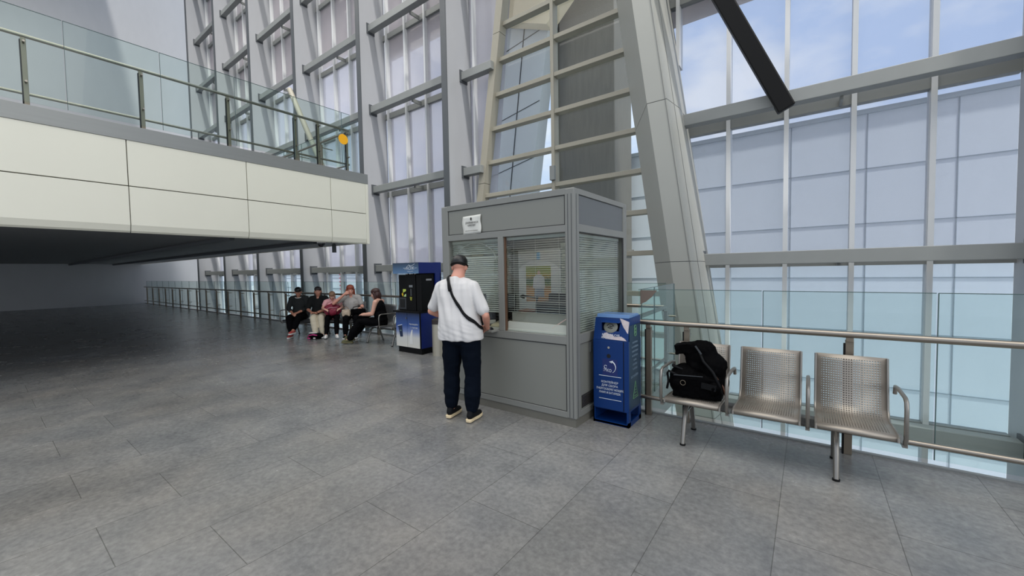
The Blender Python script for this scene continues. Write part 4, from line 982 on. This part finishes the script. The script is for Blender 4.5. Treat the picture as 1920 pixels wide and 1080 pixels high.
def person(label, loc, rz, J, skin, top, pants, shoes, s=1.0, voxel=.008, sleeve=.5, name='person', face=True, top_r=1.0, barefoot=False):
    t = thing(name, (0, 0, 0), label, 'person', local=True)
    pel, che, nk, hd, Hm = J['pelvis'], J['chest'], J['neck'], J['head'], J['H']
    b = MB()
    b.ell(pel, (.150 * s, .110 * s, .11 * s), seg=20); b.ell(che, (.150 * s, .10 * s, .15 * s), seg=20)
    b.chain([(pel, .105 * s), ((pel + che) / 2, .10 * s), (che, .105 * s)], 16)
    b.chain([(che + V3(0, 0, .08 * s), .085 * s), (nk, .062 * s * J.get('nkr', 1)), (hd + Hm @ V3(0, -.018 * s, -.06 * s), .050 * s * J.get('nkr', 1))], 16)
    for k in 'LR':
        sh, el, wr = J['sh' + k], J['el' + k], J['wr' + k]
        b.chain([(nk + (sh - nk) * .42 + V3(0, 0, -.02 * s), .052 * s), (sh, .056 * s), ((sh + el) / 2, .047 * s), (el, .040 * s), (el + (wr - el) * .3, .042 * s), (wr, .027 * s)], 14)
        hp, kn, an = J['hip' + k], J['kn' + k], J['an' + k]
        b.chain([(hp, .085 * s), (kn, .055 * s), (kn + (an - kn) * .35, .052 * s), (an, .034 * s)], 14)
        fd = Vector(J['toe' + k]).to_3d().normalized() if len(J['toe' + k]) == 3 else V3(*J['toe' + k], 0).normalized()
        b.chain([(an, .034 * s), (an + fd * .13 * s + V3(0, 0, -.05 * s), .026 * s)], 10)
        h = J['hand' + k]; hand_blob(b, wr, h[0], h[1], h[2], h[3], s)
    head_blob(b, hd, Hm, s)
    body = b.remesh('body', skin, t, voxel=voxel * s, smooth=2, fac=.4)
    if face: face_parts(hd, Hm, t, s)
    # upper garment
    if top:
        b = MB()
        if 'rings' in J: b.loft(J['rings'], 36, 2.3)
        else:
            dlt = che - pel
            b.chain([(pel + V3(0, 0, -.03 * s), .135 * s * top_r), (pel + dlt * .5, .135 * s * top_r), (che, .135 * s * top_r), (che + V3(0, 0, .08 * s), .105 * s)], 20)
            b.ell(pel + dlt * .1, (.178 * s * top_r, .135 * s * top_r, .13 * s)); b.ell(che, (.175 * s * top_r, .125 * s * top_r, .17 * s)); b.ell(pel + dlt * .5, (.17 * s * top_r, .14 * s * top_r, .16 * s))
        for k in 'LR':
            sh, el, wr = J['sh' + k], J['el' + k], J['wr' + k]
            if sleeve > 0:
                f = min(1, sleeve); e1 = sh + (el - sh) * f
                pts = [(nk + (sh - nk) * .35 + V3(0, 0, -.02 * s), .072 * s), (sh, .075 * s), (e1, (.064 if sleeve < 1 else .056) * s * max(1, top_r * .95))]
                if sleeve > 1: pts += [(el + (wr - el) * (sleeve - 1), .040 * s)]
                b.chain(pts, 16)
            else:
                b.chain([(nk + (sh - nk) * .55 + V3(0, 0, -.0), .030 * s), (che + V3(sh.x * .4, 0, .05 * s), .06 * s)], 10)
        b.remesh('top', top, t, voxel=voxel * s, smooth=4, fn=J.get('topfn', lambda c, n: .004 * noise.noise(c * 22) + .003 * noise.noise(Vector((c.x * 40, c.y * 40, c.z * 9)))))
    b = MB(); w = J.get('pw', 1.0)
    b.ell(pel + V3(0, 0, -.04 * s), (.170 * s, .128 * s, .10 * s))
    for k in 'LR':
        hp, kn, an = J['hip' + k], J['kn' + k], J['an' + k]; mid = kn + (an - kn) * .55; end = kn + (an - kn) * J.get('pl', .93)
        b.chain([(pel + (hp - pel) * .6, .118 * s), (hp, .100 * s * w), ((hp + kn) / 2, .092 * s * w), (kn, .074 * s * w), (mid, .072 * s * w * J.get('pf', 1)), (end, .056 * s * w * J.get('pf', 1))], 16)
        if J.get('cuff'): b.chain([(end + (an - kn) * -.01, .054 * s), (end + (an - kn) * .04, .050 * s)], 14)
    b.remesh('trousers', pants, t, voxel=voxel * s, smooth=3, fn=J.get('pantfn', lambda c, n: .005 * noise.noise(c * 18) + .003 * noise.noise(Vector((c.x * 14, c.y * 14, c.z * 60)))))
    if shoes:
        for k in 'LR':
            an = J['an' + k]; shoe(t, (an.x, an.y), J['toe' + k], shoes[0], shoes[1], s, J.get('sp' + k, 0), an.z - .085 * s)
    return place(t, loc, rz)

m_tee = mat('white cotton', (204, 202, 201), .85, var=.02, spec=.2)
m_navy = mat('dark navy jersey', (7, 14, 25), .85, var=.15, spec=.08)
m_shoeb = mat('black knit shoe', (14, 15, 18), .75, spec=.2); m_solec = mat('cream rubber sole', (226, 206, 168), .6)
# ---- the man at the booth
Mn = {}
Mn['pelvis'] = V3(0, .02, .92); Mn['chest'] = V3(-.01, .06, 1.24); Mn['neck'] = V3(-.005, .085, 1.53); Mn['head'] = V3(.0, .135, 1.655); Mn['H'] = rotm(R(8), R(-12))
Mn['shL'] = V3(-.185, .07, 1.435); Mn['shR'] = V3(.182, .05, 1.43)
Mn['elL'] = V3(-.315, .10, 1.165); Mn['elR'] = V3(.335, .0, 1.135); Mn['wrL'] = V3(-.20, .31, 1.06); Mn['wrR'] = V3(.275, .17, .985)
Mn['handL'] = ((.45, .9, -.25), (.4, 0, -1), -1, .35); Mn['handR'] = ((-.62, .55, -.28), (-.5, -.3, -.6), 1, .55)
Mn['hipL'] = V3(-.10, .02, .88); Mn['hipR'] = V3(.10, .01, .88); Mn['knL'] = V3(-.135, .06, .50); Mn['knR'] = V3(.125, .02, .49)
Mn['anL'] = V3(-.145, .055, .095); Mn['anR'] = V3(.120, -.02, .095); Mn['toeL'] = (.12, 1); Mn['toeR'] = (.18, 1)
Mn['rings'] = [(.003, .03, .872, .240, .162), (.003, .03, .89, .244, .165), (.0, .03, 1.0, .236, .164), (-.005, .035, 1.1, .224, .157), (-.01, .05, 1.22, .222, .148),
               (-.01, .06, 1.34, .224, .142), (-.008, .065, 1.42, .210, .128), (-.006, .07, 1.475, .172, .112), (-.005, .078, 1.515, .118, .092), (-.005, .082, 1.54, .082, .078), (-.005, .085, 1.552, .070, .068)]
for k_ in ('chest', 'neck', 'head', 'shL', 'shR', 'elL', 'elR', 'wrL', 'wrR'): Mn[k_].x -= .045
Mn['elL'].x -= .025; Mn['wrR'].x += .02
Mn['rings'] = [(a - .004 - .066 * (c - .88), b_, c, rx * 1.02, ry * 1.06) for a, b_, c, rx, ry in Mn['rings']]
def teefn(c, n):
    back = max(0, -n.y)
    v = .020 * noise.noise(Vector((c.x * 17 + c.z * 3.5, c.y * 6, c.z * 2.6))) * (.3 + back)
    v += .0042 * noise.noise(Vector((c.x * 8, c.y * 8, c.z * 34 + c.x * 12))) * max(0, min(1, (1.12 - c.z) * 8))
    v += .003 * noise.noise(c * 9)
    return v
Mn['topfn'] = teefn
Mn['nkr'] = 1.28; Mn['pw'] = 1.17; Mn['pf'] = 1.08; Mn['pl'] = .86; Mn['cuff'] = True
def pantfn(c, n):
    return .007 * noise.noise(Vector((c.x * 9, c.y * 9, c.z * 14))) + .004 * noise.noise(Vector((c.x * 16 + c.z * 8, c.y * 16, c.z * 20))) + .003 * noise.noise(c * 16)
Mn['pantfn'] = pantfn
MAN = person('man in white t-shirt, dark trousers and black cap standing at the booth window', (-3.005, 3.10, 0), R(22), Mn, m_skin3, m_tee, m_navy, (m_shoeb, m_solec), voxel=.0075, sleeve=.80, top_r=1.1)
# black cap
hd, Hm = Mn['head'], Mn['H']
def hq(x, y, z, s=1): return hd + Hm @ V3(x, y, z)
b = MB(); b.ell(hq(0, -.012, .052), (.089, .107, .082), Hm, 28); b.ell(hq(0, -.03, .045), (.087, .09, .074), Hm, 28)
m_cap = mat('black cap cloth', (13, 13, 14), .4)
capo = b.remesh('cap', m_cap, MAN, voxel=.006, smooth=3)
MB().tube([hq(.0885 * math.cos(a), -.014 + .108 * math.sin(a), .012 - .012 * math.sin(a)) for a in [R(12 * k) for k in range(30)]], .0095, 8, closed=True).build('cap_band', m_black, capo, smooth=True)
b = MB(); b.ell(hq(0, .115, .028), (.062, .062, .010), Hm, 20); b.build('cap_peak', m_cap, capo, smooth=True)
MB().ell(hq(0, -.012, .135), (.009, .009, .006), Hm, 12).build('cap_button', m_seam2, capo, smooth=True)
# seam of the trousers and a pocket edge
# ---- crossbody bag: strap hugs the shirt from the left neck to the right hip
m_strap = mat('black webbing', (12, 13, 15), .6, spec=.15)
BG = thing('crossbody_bag', (0, 0, 0), 'small black bag worn across the man in the white t-shirt', 'bag', local=True)
def ribbon(pts, w, name, par, target, th=.004, off=.006, mt=None):
    pts = [Vector(p) - Vector((.04, 0, 0)) for p in pts]; fine = []
    for p, q in zip(pts, pts[1:]):
        for k in range(8): fine.append(p.lerp(q, k / 8))
    fine.append(pts[-1]); b = MB(); rows = []
    ctr = Vector((0, .06, 0))
    for i, p in enumerate(fine):
        d = (fine[min(i + 1, len(fine) - 1)] - fine[max(i - 1, 0)]).normalized(); o_ = Vector((p.x - ctr.x, p.y - ctr.y, 0)).normalized()
        u = d.cross(o_).normalized(); rows.append([b.bm.verts.new(p + u * w * (k / 3 - .5)) for k in range(4)])
    for A, B in zip(rows, rows[1:]):
        for k in range(3): b.bm.faces.new((A[k], A[k + 1], B[k + 1], B[k]))
    o = b.build(name, mt or m_strap, par, smooth=True)
    if target:
        sw = o.modifiers.new('w', 'SHRINKWRAP'); sw.target = target; sw.wrap_method = 'NEAREST_SURFACEPOINT'; sw.wrap_mode = 'OUTSIDE_SURFACE'; sw.offset = off
        sm_ = o.modifiers.new('s', 'SMOOTH'); sm_.factor = .5; sm_.iterations = 8
    so = o.modifiers.new('t', 'SOLIDIFY'); so.thickness = th; so.offset = 1
    return o
tee = [c for c in MAN.children if c.name.startswith('top')][0]
ribbon([(-.085, .13, 1.53), (-.090, .07, 1.545), (-.082, .02, 1.515), (-.050, -.055, 1.44), (.00, -.095, 1.35), (.06, -.115, 1.26), (.12, -.105, 1.17), (.175, -.07, 1.09), (.215, .0, 1.01), (.225, .06, .97)], .046, 'strap', BG, tee, .004, .010)
ribbon([(-.088, .10, 1.545), (-.088, .05, 1.542), (-.075, .0, 1.505), (-.052, -.05, 1.445), (-.03, -.078, 1.40)], .074, 'shoulder_pad', BG, tee, .008, .012)
b = MB(); b.box((.02, .17, .90), (.19, .235, 1.10)); b.build('pouch', m_strap, BG, bevel=.02)
place(BG, (-3.005, 3.10, 0), R(22))

# ---- seated travellers
def seated(**k):
    J = dict(pelvis=V3(0, 0, .50), chest=V3(0, .02, .82), neck=V3(0, .03, 1.03), head=V3(0, .06, 1.145), H=rotm(0, R(-6)),
             shL=V3(-.175, .02, .965), shR=V3(.175, .02, .965), elL=V3(-.24, .10, .72), elR=V3(.24, .10, .72), wrL=V3(-.09, .30, .64), wrR=V3(.09, .30, .64),
             handL=((.6, .6, -.2), (.2, -.2, -1), -1, .4), handR=((-.6, .6, -.2), (-.2, -.2, -1), 1, .4),
             hipL=V3(-.09, .03, .49), hipR=V3(.09, .03, .49), knL=V3(-.12, .44, .50), knR=V3(.12, .44, .50), anL=V3(-.12, .46, .09), anR=V3(.12, .46, .09), toeL=(-.1, 1), toeR=(.1, 1))
    J.update(k)
    z0 = J.pop('drop', 0)
    return J
def hair_blob(par, hd, Hm, parts, m, s=1.0, name='hair'):
    b = MB()
    for p in parts:
        if len(p) == 6: b.ell(hd + Hm @ V3(*[v * s for v in p[:3]]), tuple(v * s for v in p[3:]), Hm, 20)
        else: b.chain([(hd + Hm @ V3(*[v * s for v in p[0]]), p[1] * s), (hd + Hm @ V3(*[v * s for v in p[2]]), p[3] * s)], 12)
    return b.remesh(name, m, par, voxel=.006, smooth=2, fn=lambda c, n: .004 * noise.noise(Vector((c.x * 60, c.y * 60, c.z * 12))))
YW = R(207.5)
# P1, leftmost
J1 = seated(H=rotm(R(15), R(-8)), knL=V3(-.10, .46, .50), anL=V3(-.02, .62, .20), toeL=(.2, 1), anR=V3(.06, .52, .09), wrL=V3(-.05, .32, .62), wrR=V3(.07, .34, .60), pl=.80, pw=1.1)
m_char = mat('charcoal fleece', (40, 42, 42), .85, spec=.2); m_blk = mat('black cotton', (6, 6, 8), .85, spec=.08); m_sandal = mat('red sandal strap', (170, 70, 66), .6); m_solew = mat('white sole', (226, 224, 220), .6)
p1 = person('seated person in dark cap, charcoal top and red sandals, leftmost on the bench', BP(-.72, 0.02), YW + R(20), J1, m_skin2, m_char, m_blk, (m_sandal, m_solew), sleeve=1.6)
b = MB(); hd, Hm = J1['head'], J1['H']; b.ell(hq(0, -.012, .055), (.087, .105, .078), Hm, 24); c_ = b.remesh('cap', m_cap, p1, voxel=.006, smooth=2)
MB().ell(hq(0, .11, .035), (.060, .060, .010), Hm, 20).build('cap_peak', m_cap, c_, smooth=True)
MB().tube([J1['neck'] + V3(.085 * math.cos(a), .01 + .075 * math.sin(a), .0 - .045 * math.sin(a)) for a in [R(15 * k) for k in range(24)]], .014, 8, closed=True).build('light_collar', mat('pale collar', (180, 178, 170), .8), p1, smooth=True)
# P2
m_beige = mat('beige trousers', (198, 188, 166), .8, bump=.15); m_hairb = mat('near black hair', (30, 24, 23), .45, bump=.3, stretch=(8, 8, 1)); m_blkt = mat('faded black tee', (22, 24, 24), .85, spec=.2)
J2 = seated(H=rotm(R(12), R(-3)), head=V3(0, .05, 1.15), elL=V3(-.25, .10, .70), elR=V3(.26, .10, .70), wrL=V3(-.04, .30, .62), wrR=V3(.08, .31, .63), handL=((.9, .3, 0), (0, 0, -1), -1, .3), handR=((-.95, .2, 0), (0, 0, -1), 1, .3),
            knL=V3(-.20, .44, .50), knR=V3(-.02, .46, .50), anL=V3(-.25, .48, .10), anR=V3(-.10, .54, .10), toeL=(-.3, 1), toeR=(-.2, 1), pw=1.12)
p2 = person('seated woman with dark hair, black t-shirt and beige trousers', BP(-.13, 0.0), YW + R(14), J2, m_skin2, m_blkt, m_beige, (mat('white canvas shoe', (222, 220, 216), .7), m_solew), sleeve=.95, top_r=1.12)
hair_blob(p2, J2['head'], J2['H'], [(0, -.014, .062, .088, .104, .074), (0, -.05, -.01, .092, .070, .10), ((-.078, -.01, .0), .020, (-.075, -.01, -.11), .022), ((.078, -.01, .0), .020, (.075, -.01, -.11), .022)], m_hairb)
w_ = J2['wrL']; MB().tube([w_ + V3(.0, 0, 0) + V3(-.02, .028 * math.cos(a), .028 * math.sin(a)) for a in [R(30 * k) for k in range(12)]], .006, 8, closed=True).build('wrist_band', m_black, p2, smooth=True)
# P3, the child
m_pink = mat('pale pink top', (216, 160, 162), .8); m_hairl = mat('light brown hair', (122, 94, 72), .5, bump=.3, stretch=(8, 8, 1))
J3 = seated(H=rotm(R(-12), R(-38)), neck=V3(0, .09, .95), head=V3(0, .165, 1.045), chest=V3(0, .06, .78), shL=V3(-.155, .07, .885), shR=V3(.155, .07, .885), elL=V3(-.23, .20, .74), elR=V3(.23, .20, .74), wrL=V3(-.17, .40, .72), wrR=V3(.17, .40, .72),
            hipL=V3(-.08, .03, .50), hipR=V3(.08, .03, .50), pelvis=V3(0, 0, .50), knL=V3(-.09, .44, .50), knR=V3(.12, .42, .50), anL=V3(-.08, .58, .10), anR=V3(.16, .50, .10), toeL=(-.2, 1), toeR=(.1, 1))
p3 = person('seated child with light brown hair looking down, pink top and black trousers', BP(.27, -.02), YW + R(32), J3, m_skin, m_pink, m_blk, (mat('white trainer', (232, 230, 226), .6), m_solew), s=.86, sleeve=.5)
hair_blob(p3, J3['head'], J3['H'], [(0, -.014, .060, .087, .104, .073), (0, -.05, -.01, .086, .066, .095), ((0, -.09, .03), .028, (.02, -.15, -.06), .022), ((.075, .0, .01), .016, (.07, .01, -.10), .014), ((-.075, .0, .01), .016, (-.07, .01, -.10), .014)], m_hairl, .86)
# P4, red haired woman, right hand raised to the mouth
m_grey = mat('light grey tee', (158, 154, 150), .85, bump=.12); m_red = mat('auburn hair', (128, 56, 34), .45, bump=.3, stretch=(8, 8, 1))
J4 = seated(H=rotm(R(6), R(-10)), head=V3(.01, .08, 1.175), neck=V3(0, .04, 1.06), chest=V3(0, .03, .84), shL=V3(-.18, .03, .98), shR=V3(.18, .03, .98), elR=V3(.40, .20, .86), wrR=V3(.12, .26, 1.10), handR=((-.75, -.35, .25), (-.2, -1, 0), 1, .75),
            elL=V3(-.27, .08, .74), wrL=V3(-.16, .30, .68), knL=V3(-.14, .44, .50), knR=V3(.10, .44, .50))
p4 = person('seated woman with auburn hair and grey t-shirt, hand raised to her mouth', BP(.80, -.02), YW + R(26), J4, m_skin3, m_grey, m_blk, (m_shoeb, m_solew), sleeve=.6, top_r=1.08)
h4 = hair_blob(p4, J4['head'], J4['H'], [(0, -.014, .068, .096, .108, .082), (0, -.045, -.02, .102, .075, .11), ((-.086, -.005, .02), .026, (-.092, .0, -.12), .030), ((.086, -.005, .02), .026, (.092, .0, -.12), .030)], m_red)
hd, Hm = J4['head'], J4['H']
MB().tube([hq(.088 * math.cos(a), .015, .052 + .092 * math.sin(a)) for a in [R(10 * k) for k in range(2, 17)]], .007, 8).build('sunglasses', mat('dark sunglasses', (60, 46, 44), .2), p4, smooth=True)
box('tee_print', (-.08, .150, .86), (.02, .152, .88), m_black, p4)
# P5, woman facing left in black vest
m_hairr = mat('dark red brown hair', (52, 22, 17), .4, bump=.3, stretch=(8, 8, 1)); m_olive = mat('olive shoe', (88, 88, 58), .7); m_olso = mat('olive sole', (104, 98, 68), .7)
J5 = seated(H=rotm(R(6), R(-14)), pelvis=V3(0, 0, .50), chest=V3(0, .05, .82), neck=V3(0, .075, 1.02), head=V3(0, .13, 1.125), shL=V3(-.16, .06, .95), shR=V3(.16, .06, .95), elL=V3(-.20, .12, .69), elR=V3(.20, .16, .70),
            wrL=V3(-.10, .38, .66), wrR=V3(.08, .40, .67), handL=((.2, 1, .05), (.3, 0, -1), -1, .3), handR=((-.2, 1, .05), (-.3, 0, -1), 1, .3),
            knL=V3(-.13, .46, .52), knR=V3(.13, .44, .50), anL=V3(-.12, .74, .10), anR=V3(.13, .84, .13), toeL=(-.1, 1), toeR=(.12, 1), spR=R(8), pw=1.0, pf=1.35, pl=.90)
p5 = person('seated woman in black sleeveless top, wide black trousers and olive shoes', (-7.82, 5.52, 0), R(118), J5, m_skin, m_blk, m_blk, (m_olive, m_olso), sleeve=0)
hair_blob(p5, J5['head'], J5['H'], [(0, -.014, .062, .092, .106, .078), (0, -.045, -.03, .094, .080, .11), ((-.078, .01, .02), .028, (-.078, .0, -.10), .026), ((.078, .01, .02), .028, (.078, .0, -.10), .026), ((0, -.07, -.06), .05, (0, -.06, -.17), .030)], m_hairr)

# ================================================================== BAGS
def blob_bag(name, label, loc, rz, parts, m, fn=None, voxel=.008, cat='bag'):
    t = thing(name, (0, 0, 0), label, cat, local=True); b = MB()
    for p in parts:
        if p[0] == 'e': b.ell(V3(*p[1]), p[2], seg=24)
        elif p[0] == 'b': b.box(p[1], p[2])
        elif p[0] == 'c': b.chain([(V3(*p[1]), p[2]), (V3(*p[3]), p[4])], 16)
        elif p[0] == 'm': b.box(p[1], p[2], p[3])
    b.remesh('bag_body', m, t, voxel=voxel, smooth=6, fn=fn or (lambda c, n: .006 * noise.noise(c * 16) + .004 * noise.noise(c * 40)))
    return place(t, loc, rz)
m_bag = mat('black nylon', (3, 3, 4), .7, spec=.04)
# black duffel on the bench with a folded backpack slumped on top
D1 = blob_bag('duffel_bag', 'black nylon duffel bag lying on the perforated bench seat', (-.80, 3.93, .425), R(4),
    [('b', (-.20, -.15, .01), (.20, .13, .20)), ('e', (-.10, -.01, .17), (.15, .14, .12)), ('c', (-.14, .0, .22), .05, (-.02, .0, .27), .06), ('e', (.08, 0, .15), (.17, .15, .10)), ('e', (-.16, -.02, .12), (.09, .15, .11))], m_bag)
MB().tube([(-.16, -.13, .20), (-.24, -.12, .23), (-.255, -.10, .20), (-.245, -.10, .13), (-.255, -.12, .06)], .011, 8).build('handle', m_strap, D1, smooth=True)
MB().tube([(-.17, .02, .22), (-.23, .02, .26), (-.21, -.08, .27), (-.12, -.10, .25)], .010, 8).build('handle', m_strap, D1, smooth=True)
MB().tube([(-.11 + .022 * math.cos(a), -.165, .145 + .022 * math.sin(a)) for a in [R(30 * k) for k in range(12)]], .0022, 6, closed=True).build('ring', m_post, D1, smooth=True)
MB().bar((-.19, -.152, .205), (.05, -.150, .215), .006, .006).build('zip', m_seam, D1)
D2 = blob_bag('backpack', 'black backpack slumped on top of the duffel bag on the bench', (-.80, 3.93, .425), R(4),
    [('c', (.02, .02, .42), .085, (.11, .02, .28), .12), ('m', (-.11, -.05, .40), (.08, .08, .49), Matrix.Rotation(R(-12), 4, 'Y')), ('e', (.03, .02, .42), (.11, .08, .095)), ('e', (.0, .02, .34), (.12, .09, .10)), ('c', (-.08, .01, .40), .055, (-.02, .01, .27), .09), ('e', (.12, .0, .25), (.105, .12, .15)), ('e', (.14, -.02, .12), (.085, .16, .12)), ('c', (-.06, .0, .43), .035, (.0, .0, .38), .06)], m_bag,
    fn=lambda c, n: .010 * noise.noise(c * 14) + .005 * noise.noise(c * 34))
MB().tube([(.01, -.06, .42), (.05, -.10, .34), (.13, -.135, .26), (.18, -.15, .16), (.20, -.13, .07)], .012, 8).build('shoulder_strap', m_strap, D2, smooth=True)
MB().tube([(.15, -.125, .22), (.205, -.12, .14), (.225, -.10, .06)], .009, 8).build('brown_trim', mat('brown leather trim', (84, 52, 36), .5), D2, smooth=True)
MB().bar((-.02, -.075, .47), (.03, -.08, .40), .012, .012).build('buckle', m_seam, D2)
MB().bar((.04, -.155, .14), (.16, -.175, .13), .012, .05).build('front_pocket', m_strap, D2)
# maroon backpack on the child's lap
m_mar = mat('maroon nylon', (122, 22, 48), .55, bump=.3, var=.2)
c3 = BP(.27, -.02) + Matrix.Rotation(YW + R(32), 3, 'Z') @ V3(0.0, .31, 0)
D3 = blob_bag('backpack', 'maroon backpack held on the lap of the child', (c3.x, c3.y, .555), YW + R(32), [('e', (0, 0, .14), (.215, .13, .155)), ('b', (-.15, -.08, .02), (.15, .10, .24)), ('e', (.0, .10, .11), (.14, .07, .10))], m_mar, fn=lambda c, n: .012 * noise.noise(c * 12) + .005 * noise.noise(c * 30))
MB().tube([(-.04, 0, .255), (-.03, 0, .30), (.03, 0, .30), (.04, 0, .255)], .009, 8).build('handle', mat('dark maroon strap', (70, 14, 30), .6), D3, smooth=True)
MB().tube([(-.12, .13, .19), (-.04, .165, .205), (.06, .165, .205), (.13, .13, .18)], .005, 6).build('zip', mat('pale zip', (200, 160, 170), .5), D3, smooth=True)
for sx_ in (-.10, .08): MB().tube([(sx_, .15, .02), (sx_ + .01, .175, .10), (sx_, .15, .18)], .008, 6).build('front_strap', mat('dark maroon strap', (70, 14, 30), .6), D3, smooth=True)
# beige and black bags on the lap of the woman with the hand at her mouth
c4 = BP(.80, -.02) + Matrix.Rotation(YW + R(26), 3, 'Z') @ V3(.10, .36, 0)
D4 = blob_bag('handbag', 'beige handbag standing on the lap of the auburn haired woman', (c4.x, c4.y, .545), YW + R(26), [('b', (-.09, -.05, 0), (.09, .05, .16)), ('e', (0, 0, .08), (.11, .065, .09))], mat('beige leather', (176, 158, 138), .5, var=.15))
MB().tube([(-.06, 0, .15), (-.04, 0, .22), (.04, 0, .22), (.06, 0, .15)], .008, 8).build('handle', mat('beige strap', (140, 118, 96), .5), D4, smooth=True)
c4 = BP(.80, -.02) + Matrix.Rotation(YW + R(26), 3, 'Z') @ V3(-.18, .32, 0)
D5 = blob_bag('handbag', 'large black handbag on the lap of the auburn haired woman', (c4.x, c4.y, .56), YW + R(20), [('b', (-.17, -.07, 0), (.17, .07, .15)), ('e', (0, 0, .07), (.19, .09, .09))], m_bag)
MB().tube([(-.12, .05, .14), (-.10, .08, .20), (.0, .09, .225), (.10, .08, .20), (.12, .05, .14)], .009, 8).build('handle', m_strap, D5, smooth=True)
c5 = V3(-7.82, 5.52, 0) + Matrix.Rotation(R(118), 3, 'Z') @ V3(0, .42, 0)
D6 = blob_bag('tote_bag', 'black tote bag on the knees of the woman in the sleeveless top', (c5.x, c5.y, .585), R(118), [('b', (-.15, -.08, 0), (.15, .10, .05)), ('e', (0, .02, .03), (.17, .12, .05))], m_bag)
MB().tube([(-.08, .05, .06), (-.06, .10, .085), (.06, .10, .085), (.08, .05, .06)], .007, 8).build('handle', m_strap, D6, smooth=True)
# bag on the floor by the beige trousers
D7 = blob_bag('gym_bag', 'small black and pink bag on the floor at the feet of the travellers', (-9.83, 5.02, 0), R(30), [('e', (0, 0, .075), (.20, .11, .075)), ('b', (-.13, -.08, .0), (.13, .08, .08))], m_bag)
MB().tube([(-.17, -.07, .05), (-.10, -.115, .10), (.0, -.12, .12), (.10, -.10, .10)], .014, 8).build('pink_trim', mat('magenta trim', (190, 52, 122), .5), D7, smooth=True)
MB().tube([(-.19, -.04, .03), (-.16, -.08, .02), (-.08, -.115, .03)], .016, 8).build('pink_trim', mat('magenta trim', (190, 52, 122), .5), D7, smooth=True)
MB().ell((-.06, -.02, .15), (.12, .05, .02)).build('pale_flap', mat('pale flap', (206, 202, 198), .7), D7, smooth=True)
